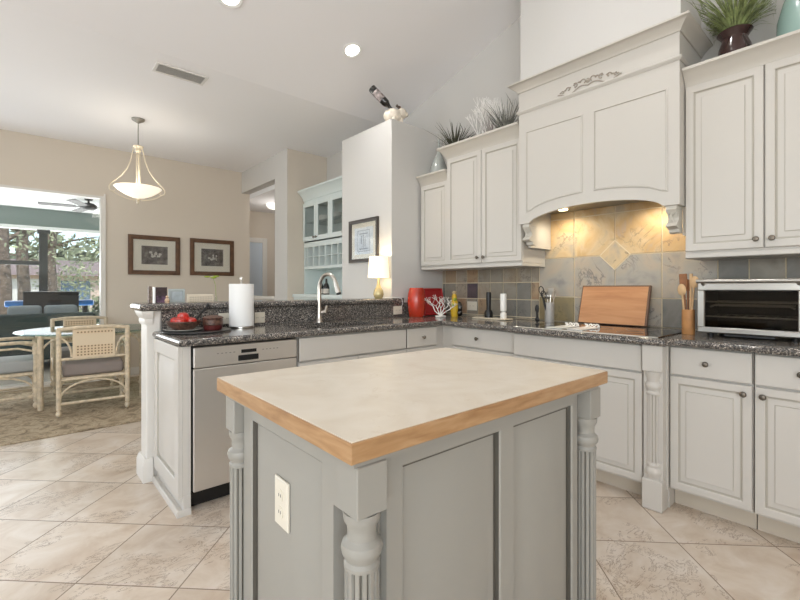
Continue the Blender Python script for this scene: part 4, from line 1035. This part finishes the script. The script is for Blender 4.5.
# pig bottle holder on the pantry wall top
t = thing('pig_bottle_holder', 'cream ceramic animal bottle holder on top of the pantry wall', 'bottle holder', (2.65, 3.06, 2.7355))
b = B()
Zp = 2.7362
b.sphere((2.63, 3.06, Zp+.068), .068, 1.35, 1.0, 1.0, seg=20); b.sphere((2.585, 3.075, Zp+.06), .055, 1, 1, 1.05, seg=16)
for (dx, dy) in ((-.05, .02), (-.03, -.035), (.06, .03), (.06, -.03)): b.lathe([(.02, Zp), (.022, Zp+.03), (.026, Zp+.05)], (2.63+dx, 3.06+dy, 0), 10)
b.build('body', PIGM, t)
b = B(); b.sphere((2.70, 3.03, Zp+.10), .052, 1, 1, 1, seg=16); b.lathe([(.024, 0), (.022, .03), (.001, .031)], (2.725, 3.0, Zp+.095), 12, M=Matrix.Rotation(2.2, 4, 'Z') @ MY); hd = b.build('head', PIGM, t)
b = B()
for s in (-1, 1): b.sphere((2.70+s*.03, 3.035+s*.01, Zp+.145), .017, .5, 1, 1.2)
b.build('ear', mat('brown_ear_glaze', (120, 92, 74), .4), hd)
b = B(); b.tube([(2.635, 2.985, Zp+.12), (2.60, 2.99, Zp+.14)], .012, 8); b.build('dark_patch', mat('dark_glaze_spot', (70, 60, 54), .4), t)
bp = Vector((2.585, 3.06, Zp+.135)); bd = Vector((-.62, .38, .70)).normalized()
Mq = Matrix.Translation(bp) @ Vector((0, 0, 1)).rotation_difference(bd).to_matrix().to_4x4()
t = thing('wine_bottle', 'dark wine bottle tilted upside down in the animal holder', 'bottle', tuple(bp))
b = B(); b.lathe([(.014, -.085), (.014, .0), (.018, .02), (.034, .05), (.037, .07), (.037, .24), (.033, .247), (.001, .243)], (0, 0, 0), 20, M=Mq); b.build('bottle_glass', DARKBOT, t)
b = B(); b.lathe([(.0374, .10), (.0374, .20)], (0, 0, 0), 20, M=Mq, cap=False); b.build('paper_label', mat('mottled_bottle_label', (150, 140, 138), .7, vary=.5, vscale=30), t)

# ------------------------------------------------------------------ framed pictures
def framed(P, u0, u1, w0, w1, fw, fm, label, matw, pm, loc, group=None, petals=False):
    t = thing('framed_picture', label, 'picture', loc, group=group)
    b = B(); R = lambda i: rect(u0, u1, w0, w1, i)
    b.rings(P, [(R(0), .001), (R(0), .022), (R(fw*.35), .026), (R(fw*.8), .018), (R(fw), .018), (R(fw), .006)], close=True, fill=False)
    b.build('frame', fm, t)
    b = B(); b.rings(P, [(R(fw-.002), .002), (R(fw-.002), .006)]); b.build('mat_board', MATB, t)
    b = B(); R2 = lambda i: rect(u0+fw+matw[0], u1-fw-matw[0], w0+fw+matw[1], w1-fw-matw[1], i); b.rings(P, [(R2(0), .0062), (R2(0), .0075)]); pr_ = b.build('print', pm, t)
    cu, cw = (u0+u1)/2, (w0+w1)/2
    b = B()
    if petals:
        rr = random.Random(int(u0*100))
        for i in range(9):
            a = 2*PI*i/9; x, z = cu+rr.uniform(-.07, .07), cw+rr.uniform(-.03, .04)
            pts = [(x+.022*math.cos(q)*(1 if i % 2 else .6), z+.016*math.sin(q)) for q in [2*PI*k/10 for k in range(10)]]
            b.rings(P, [(pts, .0076), (pts, .0082)])
        b.build('flower_motif', PETAL, pr_)
    else:
        for (a, c, d, e) in ((-.10, .10, .10, .104), (-.10, .10, -.105, -.10), (-.10, -.096, -.1, .1), (.096, .10, -.1, .1), (-.03, -.02, -.06, .04), (.0, .008, -.07, .06), (.03, .045, -.03, .05), (-.07, .07, -.085, -.075), (-.07, .07, .066, .074)):
            b.rings(P, [(rect(cu+a, cu+c, cw+d, cw+e), .0076), (rect(cu+a, cu+c, cw+d, cw+e), .0082)])
        b.build('ink_drawing', INK, pr_)
    b = B(); b.rings(P, [(R(fw-.001), .0105), (R(fw-.001), .0115)]); b.build('glazing', GLASS, t)
    return t
framed(PY(6.7695), 1.07, 1.715, 1.365, 1.91, .06, BRFRAME, 'wide walnut framed flower print on the dining wall, nearer the glass door', (.10, .085), PRINT, (1.39, 6.7695, 1.365), 'framed prints on the dining wall', True)
framed(PY(6.7695), 1.85, 2.49, 1.368, 1.917, .06, BRFRAME, 'wide walnut framed flower print on the dining wall, nearer the hall', (.10, .085), PRINT, (2.17, 6.7695, 1.368), 'framed prints on the dining wall', True)
framed(PX(2.5325), 3.16, 3.635, 1.435, 1.86, .035, BKFRAME, 'dark framed ink print on the pantry wall above the lamp', (.05, .045), PRINTB, (2.5325, 3.4, 1.435))

# ------------------------------------------------------------------ hutch in the niche
t = thing('hutch', 'pale blue grey china hutch with glass doors in the niche', 'hutch', (3.03, 4.5, 0))
hx = 2.855; hy0, hy1 = 3.83, 5.185
b = B()
b.box(hx, 3.215, hy1-.02, hy1, 1.1005, 2.36); b.box(hx, 3.215, hy0, hy0+.02, 1.1005, 2.36); b.box(3.195, 3.215, hy0+.02, hy1-.02, 1.1005, 2.36); b.box(hx, 3.195, hy0+.02, hy1-.02, 2.335, 2.36); b.box(hx, 3.195, hy0+.02, hy1-.02, 1.785, 1.80); b.box(hx-.004, 3.195, hy0+.02, hy1-.02, 1.43, 1.465)
b.box(hx, hx+.02, hy0+.02, hy1-.02, 1.72, 1.80); b.box(hx, hx+.02, hy0+.02, hy1-.02, 2.31, 2.335)
b.build('carcass', HUTCHM, t)
b = B(); b.box(2.70, 3.215, hy0, hy1, .10, 1.06); b.box(2.75, 3.215, hy0, hy1, .001, .10); b.box(2.68, 3.215, hy0, hy1, 1.06, 1.10, .005); b.build('base_unit', HUTCHM, t)
b = B(); b.box(hx+.02, 3.19, hy0+.03, hy1-.03, 2.05, 2.058); b.build('glass_shelf', HUTG, t)
dw = (hy1-hy0)/4
for i in range(4):
    a = hy1-dw*(i+1); c = hy1-dw*i
    b = B()
    for (ya_, yb_, za, zb_) in ((a+.003, a+.05, 1.80, 2.31), (c-.05, c-.003, 1.80, 2.31), (a+.05, c-.05, 1.80, 1.86), (a+.05, c-.05, 2.255, 2.31)): b.box(hx-.02, hx-.0005, ya_, yb_, za, zb_, .002)
    d = b.build('door', HUTCHM, t)
    b = B(); b.box(hx-.012, hx-.009, a+.05, c-.05, 1.86, 2.255); b.build('pane', HUTG, d)
    knob(d, (hx-.02, (a+.03) if i % 2 == 0 else (c-.03), 1.84), 'x')
for i in range(9):
    y = hy0+.02+1.315*(i+.5)/9
    b = B(); b.box(hx, 3.19, y-.007, y+.007, 1.466, 1.7195); b.build('rack_divider', HUTCHM, t)
b = B(); b.box(hx+.005, 3.19, hy0+.025, hy1-.025, 1.59, 1.597); b.build('rack_shelf', HUTCHM, t)
b = B(); b.sweep([(3.215, hy1), (hx, hy1), (hx, hy0), (3.215, hy0)][1:3], scale_prof(CROWN, .13, .10, 2.345), side=1); b.build('crown_moulding', HUTCHM, t)
# wine glasses in the rack
gp = [(.001, 0), (.03, 0), (.004, .006), (.004, .05), (.022, .065), (.03, .09), (.026, .118)]
first = None
for i, y in enumerate((5.019, 4.873, 4.727, 4.581, 4.435)):
    for j, z in enumerate((1.4665, 1.5975)):
        if first is None:
            first = one(B().lathe(gp, (hx+.08, y, z), 14, cap=False), 'wine_glass', glass('wine_glass_crystal', .2), 'clear wine glass in the rack of the pale hutch', 'glass', (hx+.08, y, z), 'wine glasses in the hutch rack')
        else:
            o = first.copy(); COL.objects.link(o); o.location = (hx+.08, y, z)
for i, (y, z) in enumerate(((4.62, 1.802), (4.62, 2.06), (4.36, 1.802), (4.92, 2.06))):
    b = B(); b.lathe([(.001, 0), (.04, 0), (.06, .03), (.075, .08), (.07, .085), (.05, .03), (.001, .01)], (3.0, y, z), 20)
    one(b, 'bowl', WHITEC, ['white bowl on the lower board behind the second hutch door', 'white bowl on the glass shelf behind the second hutch door', 'white bowl behind the hutch door nearest the pantry wall', 'white bowl on the glass shelf behind the hutch door nearest the hall'][i], 'bowl', (3.0, y, z), 'bowls inside the hutch')
for (x, y, lab) in ((2.80, 4.66, 'dark bottle with pale label on the hutch counter, hall side'), (2.80, 4.53, 'dark bottle with pale label on the hutch counter, pantry side')):
    t = thing('bottle', lab, 'bottle', (x, y, 1.1005), group='bottles on the hutch counter')
    b = B(); b.lathe([(.001, 0), (.036, 0), (.038, .01), (.038, .09), (.03, .12), (.014, .145), (.012, .19), (.014, .195), (.001, .198)], (x, y, 1.1005), 16); b.build('bottle_glass', DARKBOT, t)
    b = B(); b.lathe([(.0386, .012), (.0386, .07)], (x, y, 1.1005), 16, cap=False); b.build('paper_label', LABELM, t)

# ------------------------------------------------------------------ ceiling fixtures
vs = .3
def downlight(x, y, label):
    z = 3.02+vs*(3.74-y)
    M = Matrix.Rotation(math.atan(-vs), 4, 'X')
    t = thing('downlight', label, 'ceiling light', (x, y, z), group='recessed downlights in the vault')
    b = B(); b.lathe([(.062, -.001), (.085, -.003), (.088, -.009), (.080, -.012), (.062, -.008)], (x, y, z), 28, M=M, cap=False); b.build('trim_ring', WHITEPL, t)
    b = B(); b.lathe([(.001, -.004), (.061, -.004)], (x, y, z), 24, M=M, cap=False); b.build('lens', DOWN, t)
    light('downlight_beam', 'SPOT', (x, y, z-.03), 25, (1, .985, .96), target=(x, y-.0, 0), spot_size=2.4, spot_blend=.9, shadow_soft_size=.06)
downlight(2.13, 3.03, 'round recessed ceiling light near the pantry wall')
downlight(1.1, .95, 'unseen recessed ceiling light added straight above the island')  # unseen fixture added to brighten the island top and floor
downlight(2.13, .95, 'unseen recessed ceiling light added above the aisle before the cooktop')  # second unseen fixture, added for more light over the aisle
downlight(1.097, 3.045, 'round recessed ceiling light above the dishwasher, cut by the top edge')
t = thing('ceiling_vent', 'white slatted air vent in the flat ceiling', 'vent', (1.01, 3.98, 3.0195))
b = B(); vx, vy = 1.02, 3.99; hw, hh = .20, .09
b.sweep([(vx-hw, vy-hh), (vx+hw, vy-hh), (vx+hw, vy+hh), (vx-hw, vy+hh)], [(0, 3.0195), (0, 3.009), (-.02, 3.011), (-.022, 3.0195)], closed=True); b.build('frame', VENTM, t)
b = B()
for i in range(8): y = vy-hh+.03+i*.0175; b.box(-hw+.02, hw-.02, -.006, .006, -.0008, .0008, M=Matrix.Translation((vx, y, 3.013)) @ Matrix.Rotation(.6, 4, 'X'))
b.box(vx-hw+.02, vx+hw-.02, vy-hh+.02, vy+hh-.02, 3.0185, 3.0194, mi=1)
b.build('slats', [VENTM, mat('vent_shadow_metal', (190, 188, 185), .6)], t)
# pendant
px, py = .946, 5.374
t = thing('pendant_light', 'lit pendant with alabaster bowl and scrolled arms over the dining table', 'pendant light', (px, py, 3.02))
b = B(); b.lathe([(.001, 3.0195), (.065, 3.0195), (.062, 3.005), (.03, 2.985), (.012, 2.975), (.001, 2.97)], (px, py, 0), 20); b.build('canopy', CANOPY, t)
b = B(); b.tube([(px, py, 2.98), (px, py, 2.72)], .005, 8); b.build('rod', CANOPY, t)
b = B(); b.lathe([(.008, 2.735), (.05, 2.725), (.052, 2.715), (.03, 2.695), (.022, 2.68), (.03, 2.672), (.012, 2.655)], (px, py, 0), 20)
for a in range(3):
    q = a*2*PI/3+.3; b.tube([(px+.018*math.cos(q), py+.018*math.sin(q), 2.70), (px+.018*math.cos(q), py+.018*math.sin(q), 2.26)], .004, 6)
b.build('hub', PEWTER, t)
for a in range(3):
    q = a*2*PI/3+math.radians(-41.5); cx_, sx_ = math.cos(q), math.sin(q); pts = []
    prof_ = [(.045, 2.70), (.06, 2.64), (.08, 2.55), (.12, 2.45), (.175, 2.37), (.23, 2.31), (.275, 2.265), (.295, 2.225), (.285, 2.195), (.255, 2.185), (.235, 2.20), (.24, 2.215)]
    b = B(); b.tube([(px+r*cx_, py+r*sx_, z) for r, z in prof_], .006, 8)
    b.tube([(px+r*cx_, py+r*sx_, z) for r, z in ((.255, 2.185), (.20, 2.155), (.12, 2.135), (.03, 2.13))], .0045, 6); b.build('arm', PEWTER, t)
b = B(); b.lathe([(.001, 2.155), (.06, 2.165), (.13, 2.195), (.19, 2.235), (.225, 2.27), (.222, 2.274), (.18, 2.24), (.12, 2.205), (.001, 2.175)], (px, py, 0), 36); b.build('bowl', BOWL, t)
b = B(); b.lathe([(.001, 2.095), (.010, 2.10), (.016, 2.115), (.010, 2.128), (.022, 2.14), (.001, 2.152)], (px, py, 0), 14); b.build('finial', PEWTER, t)
light('pendant_bulb_light', 'POINT', (px, py, 2.32), 4, (1, .94, .86), shadow_soft_size=.12)
# hall ceiling light
t = thing('hall_ceiling_light', 'small flush glowing dome light in the hall', 'ceiling light', (3.3, 6.9, 2.62))
b = B(); b.lathe([(.13, 2.6195), (.13, 2.60), (.11, 2.565), (.06, 2.54), (.001, 2.535)], (3.25, 6.95, 0), 24); b.build('dome', mat('lit_dome', (250, 248, 240), .5, emit=(255, 250, 240), es=1.0), t)
light('hall_dome_light', 'POINT', (3.35, 6.7, 2.3), 8, (1, .97, .93), shadow_soft_size=.1)

# ------------------------------------------------------------------ dining set
one(B().box(-2.4, 1.95, 4.35, 6.55, .0008, .012, .004), 'area_rug', RUG, 'mottled beige brown rug under the dining set', 'rug', (0, 5.4, .0008))
tcx, tcy = .55, 5.72
t = thing('dining_table', 'round glass dining table on whitewashed rattan posts', 'table', (tcx, tcy, .012))
b = B(); b.lathe([(.001, .725), (.615, .725), (.62, .729), (.62, .734), (.615, .738), (.001, .738)], (tcx, tcy, 0), 64); b.build('glass_top', TABLEG, t)
LP = [(-.42, -.40), (.42, -.40), (.42, .40), (-.42, .40)]
for (dx, dy) in LP:
    b = B(); b.lathe([(.022, .0125), (.024, .02), (.024, .715), (.026, .7245)], (tcx+dx, tcy+dy, 0), 14); b.build('leg', RATTAN, t)
b = B()
for i in range(4):
    p, q = Vector((tcx+LP[i][0], tcy+LP[i][1], 0)), Vector((tcx+LP[(i+1) % 4][0], tcy+LP[(i+1) % 4][1], 0))
    b.tube([p+Vector((0, 0, .70)), q+Vector((0, 0, .70))], .014, 8)
    for (s, e) in ((p, q), (q, p)):
        b.tube([s+(e-s)*(.16*(1-math.cos(a)))*1.2+Vector((0, 0, .52+.17*math.sin(a))) for a in [PI/2*k/8 for k in range(9)]], .010, 6)
b.build('apron', RATTAN, t)
def chair_parts(t, cushion):
    hw = .262; yb_ = .03; yf = .53
    # caster + legs
    for s in (-1, 1):
        for (y, top) in ((yb_, .80), (yf, .635)):
            b = B(); b.tube([(s*hw, y, .07), (s*hw, y, top)], .0205, 10)
            lg = b.build('leg', RATTAN, t, world=False)
            b = B(); b.sphere((s*hw, y+.005, .032), .031, .75, 1, 1, seg=12); b.tube([(s*hw, y, .045), (s*hw, y, .072)], .010, 8); b.build('caster', RATTAN, lg, world=False)
        b = B(); pts = [(s*hw, yb_, .63), (s*hw, .2, .64), (s*hw, .42, .645), (s*hw, .52, .635), (s*hw, .555, .60), (s*hw, .55, .55)]
        b.tube(pts, .017, 10); b.tube([(s*hw, yb_, .55), (s*hw, .15, .585), (s*hw, .4, .59), (s*hw, yf, .55)], .010, 8); b.build('armrest', RATTAN, t, world=False)
    b = B()
    for y in (yb_, yf):
        b.tube([(-hw, y, .335), (hw, y, .335)], .013, 8); b.tube([(-hw, y, .12), (hw, y, .12)], .013, 8)
        b.tube([(hw*math.cos(a)*.96, y, .16+.155*math.sin(a)) for a in [PI*k/16 for k in range(17)]], .009, 6)
    for s in (-1, 1):
        b.tube([(s*hw, yb_, .335), (s*hw, yf, .335)], .013, 8); b.tube([(s*hw, yb_, .12), (s*hw, yf, .12)], .013, 8)
        b.tube([(s*hw, .28+.24*math.cos(a), .16+.155*math.sin(a)) for a in [PI*k/16 for k in range(17)]], .009, 6)
    b.box(-hw+.01, hw-.01, yb_+.01, yf, .335, .352)
    b.build('seat_frame', RATTAN, t, world=False)
    b = B(); b.box(-hw+.025, hw-.025, yb_+.03, yf+.03, .3525, .47, .03, seg=3); b.build('seat_cushion', cushion, t, world=False)
    b = B(); b.tube([(-hw-.008, yb_, .79), (-.12, yb_-.012, .806), (.12, yb_-.012, .806), (hw+.008, yb_, .79)], .018, 10); b.tube([(-hw, yb_, .52), (hw, yb_, .52)], .013, 8)
    for s in (-1, 1): b.tube([(s*(.17+.09*(1-math.cos(a))), yb_, .54+.17*math.sin(a)) for a in [PI/2*k/8 for k in range(9)]][::-1], .009, 6)
    b.build('back_rail', RATTAN, t, world=False)
    b = B(); b.box(-.162, .162, yb_-.012, yb_+.006, .525, .790, .003)
    bk = b.build('backrest', [mat('pale_rattan_board', (212, 194, 166), .55)], t, world=False)
    b = B(); b.box(-.14, .14, yb_-.0145, yb_-.0125, .545, .64); b.box(-.14, .14, yb_-.0145, yb_-.0125, .745, .772); b.box(-.14, .14, yb_+.0065, yb_+.0085, .545, .772); b.build('cane_weave', CANE, bk, world=False)
ch = thing('dining_chair', 'rattan dining chair with its cane back turned to the kitchen', 'chair', (.505, 4.865, .012), math.radians(-3), 'rattan dining chairs')
chair_parts(ch, CUSH)
c2 = copy_tree(ch); c2.location = (.53, 6.53, .012); c2.rotation_euler = (0, 0, PI); c2['label'] = 'rattan dining chair on the far side of the table, before the glass door'
c3 = copy_tree(ch); c3.location = (1.62, 5.74, .012); c3.rotation_euler = (0, 0, PI/2); c3['label'] = 'rattan dining chair mostly hidden behind the white bar post'
c4 = thing('dining_chair', 'rattan dining chair with pale cushion cut by the picture edge', 'chair', (-.43, 5.715, .012), -PI/2, 'rattan dining chairs')
chair_parts(c4, CUSHL)

# ------------------------------------------------------------------ sunroom
t = thing('sunroom_sofa', 'dark teal sofa seen from behind through the glass door', 'sofa', (-.6, 8.3, 0))
b = B(); b.box(-2.0, .84, 7.95, 8.15, .15, .81, .05, seg=3); b.build('backrest', SOFA, t)
b = B(); b.box(-2.0, .84, 8.16, 8.95, .15, .42, .04, seg=3); b.build('seat', SOFA, t)
for x in (-2.0, .68):
    b = B(); b.box(x, x+.16, 8.16, 8.95, .421, .62, .04, seg=3); b.build('armrest', SOFA, t)
for (x, y) in ((-1.9, 8.05), (.74, 8.05), (-1.9, 8.85), (.74, 8.85)):
    b = B(); b.box(x-.03, x+.03, y-.03, y+.03, 0, .1495); b.build('leg', DKFRAME, t)
for (x0, x1, lab) in ((-.16, .22, 'slate blue back cushion on the sofa, the one left of centre'), (.24, .64, 'slate blue back cushion on the sofa, nearer its arm')):
    one(B().box(x0, x1, 8.17, 8.32, .422, .925, .05, seg=3), 'cushion', SOFAC, lab, 'cushion', ((x0+x1)/2, 8.25, .422), 'sofa cushions in the sunroom')
t = thing('blue_bench', 'long blue bench sticking out behind the black cabinet in the sunroom', 'bench', (.35, 9.7, 0))
b = B(); b.box(-.22, .98, 9.55, 9.85, .865, .965, .02, seg=2); b.build('seat', BLUEP, t)
for x in (-.1, .86):
    b = B(); b.box(x-.03, x+.03, 9.58, 9.82, 0, .8645); b.build('leg', DKFRAME, t)
t = thing('black_cabinet', 'black oblong cabinet standing behind the sunroom sofa', 'cabinet', (.37, 9.3, 0))
b = B(); b.box(.01, .73, 9.15, 9.45, .0, 1.10, .006); b.build('body', DARKM, t)
b = B(); b.box(0, .74, 9.14, 9.46, 1.1002, 1.122, .004); b.build('lid', DKFRAME, t)
t = thing('ceiling_fan', 'dark ceiling fan in the sunroom', 'ceiling fan', (.75, 8.4, 2.6))
fx3, fy3 = .79, 8.35
b = B(); b.lathe([(.001, 2.5995), (.06, 2.5995), (.05, 2.57), (.015, 2.565), (.015, 2.53), (.07, 2.52), (.11, 2.49), (.11, 2.45), (.07, 2.42), (.001, 2.41)], (fx3, fy3, 0), 20); b.build('motor', DKFRAME, t)
for k in range(5):
    M = Matrix.Translation((fx3, fy3, 2.46)) @ Matrix.Rotation(k*2*PI/5+.5, 4, 'Z') @ Matrix.Rotation(.2, 4, 'X')
    b = B(); b.box(.16, .62, -.06, .06, -.004, .004, .003, M=M); b.box(.09, .18, -.02, .02, -.004, .004, M=M); b.build('blade', DKFRAME, t)

# ------------------------------------------------------------------ outdoors
b = B(); b.box(-60, 60, 10.2, 110, -.4, -.15); struct('ground', b, GRASS)
t = thing('neighbour_house', 'pink stucco house with brown roof seen far through the sunroom windows', 'house', (0, 34, -.15))
b = B(); b.box(-9, 6, 32, 40, -.15, 2.0); b.build('wall', STUCCO, t)
b = B(); b.prism([(31.4, 1.9), (40.6, 1.9), (36, 3.0)], -9.5, 6.5, Mp=lambda y, z, x: (x, y, z)); b.build('roof', SHING, t)
for x in (-2.6, 2.4):
    b = B(); b.box(x-.7, x+.7, 31.95, 31.995, .5, 1.6); b.build('window', mat('far_window_glass', (110, 130, 150), .2), t)
b = B(); b.box(-.9, 1.0, 31.95, 31.995, -.14, 1.7); b.build('garage_door', TRIM, t)
def leaves(b, c, R_, n, rnd, sz=.14):
    for i in range(n):
        while True:
            p = Vector((rnd.uniform(-1, 1), rnd.uniform(-1, 1), rnd.uniform(-1, 1)))
            if p.length < 1: break
        p = Vector((c[0]+p.x*R_[0], c[1]+p.y*R_[1], c[2]+p.z*R_[2]))
        u = Vector((rnd.gauss(0, 1), rnd.gauss(0, 1), rnd.gauss(0, 1))).normalized(); v = u.orthogonal().normalized(); s = sz*rnd.uniform(.6, 1.3)
        b.add([p-u*s, p+v*s*.5, p+u*s, p-v*s*.5], [[0, 1, 2, 3]])
rt = random.Random(2)
TR = [(-.33, 12.6, .15, 1.0, 'thick trunk at the far left of the sunroom window'), (.02, 16.2, .15, 1.4, 'mossy tree trunk left of the dark window post'), (.72, 20.2, .27, 1.9, 'grey tree trunk right of the dark window post'), (1.66, 13.4, .12, 1.0, 'grey tree trunk beside the white door frame')]
for (x, y, r, cr, lab) in TR:
    t = thing('tree', lab, 'tree', (x, y, -.15), group='trees behind the sunroom')
    b = B(); b.tube([(x+.03*math.sin(z*2+x), y, z) for z in [-.15, .5, 1.2, 2, 3, 4.2, 5.5]], [r*1.15, r, r*.95, r*.9, r*.85, r*.7, r*.5], 12)
    for k in range(5):
        a = rt.uniform(0, 2*PI); z = rt.uniform(2.0, 4)
        b.tube([(x, y, z), (x+.4*cr*math.cos(a), y+.4*cr*math.sin(a), z+.3), (x+.9*cr*math.cos(a), y+.9*cr*math.sin(a), z+.45)], [.06, .04, .015], 6)
    b.build('trunk', BARK, t)
    b = B(); leaves(b, (x, y, 4.6), (cr, cr, 1.6), 420, rt); leaves(b, (x, y, 2.5), (cr*.95, cr*.9, .8), 150, rt, .07); b.build('foliage', LEAF, t, recalc=False)
one((lambda b: (leaves(b, (1.62, 23.5, 1.15), (1.3, .9, 1.35), 650, rt, .1), b)[1])(B()), 'shrub', LEAF, 'loose pale green bush between the two right-hand trunks outside', 'bush', (1.62, 23.5, -.15))
one((lambda b: (leaves(b, (1.5, 11.6, .5), (.45, .5, .6), 500, rt, .08), b)[1])(B()), 'shrub', LEAFD, 'low dark green bush at the foot of the tree beside the door frame', 'bush', (1.5, 11.6, -.15))
one((lambda b: (leaves(b, (-2, 46, 2.6), (26, 3, 3.0), 2600, rt, .6), b)[1])(B()), 'treeline', LEAFD, 'distant line of trees behind the neighbouring house', 'trees', (-2, 46, -.15), kind='stuff')
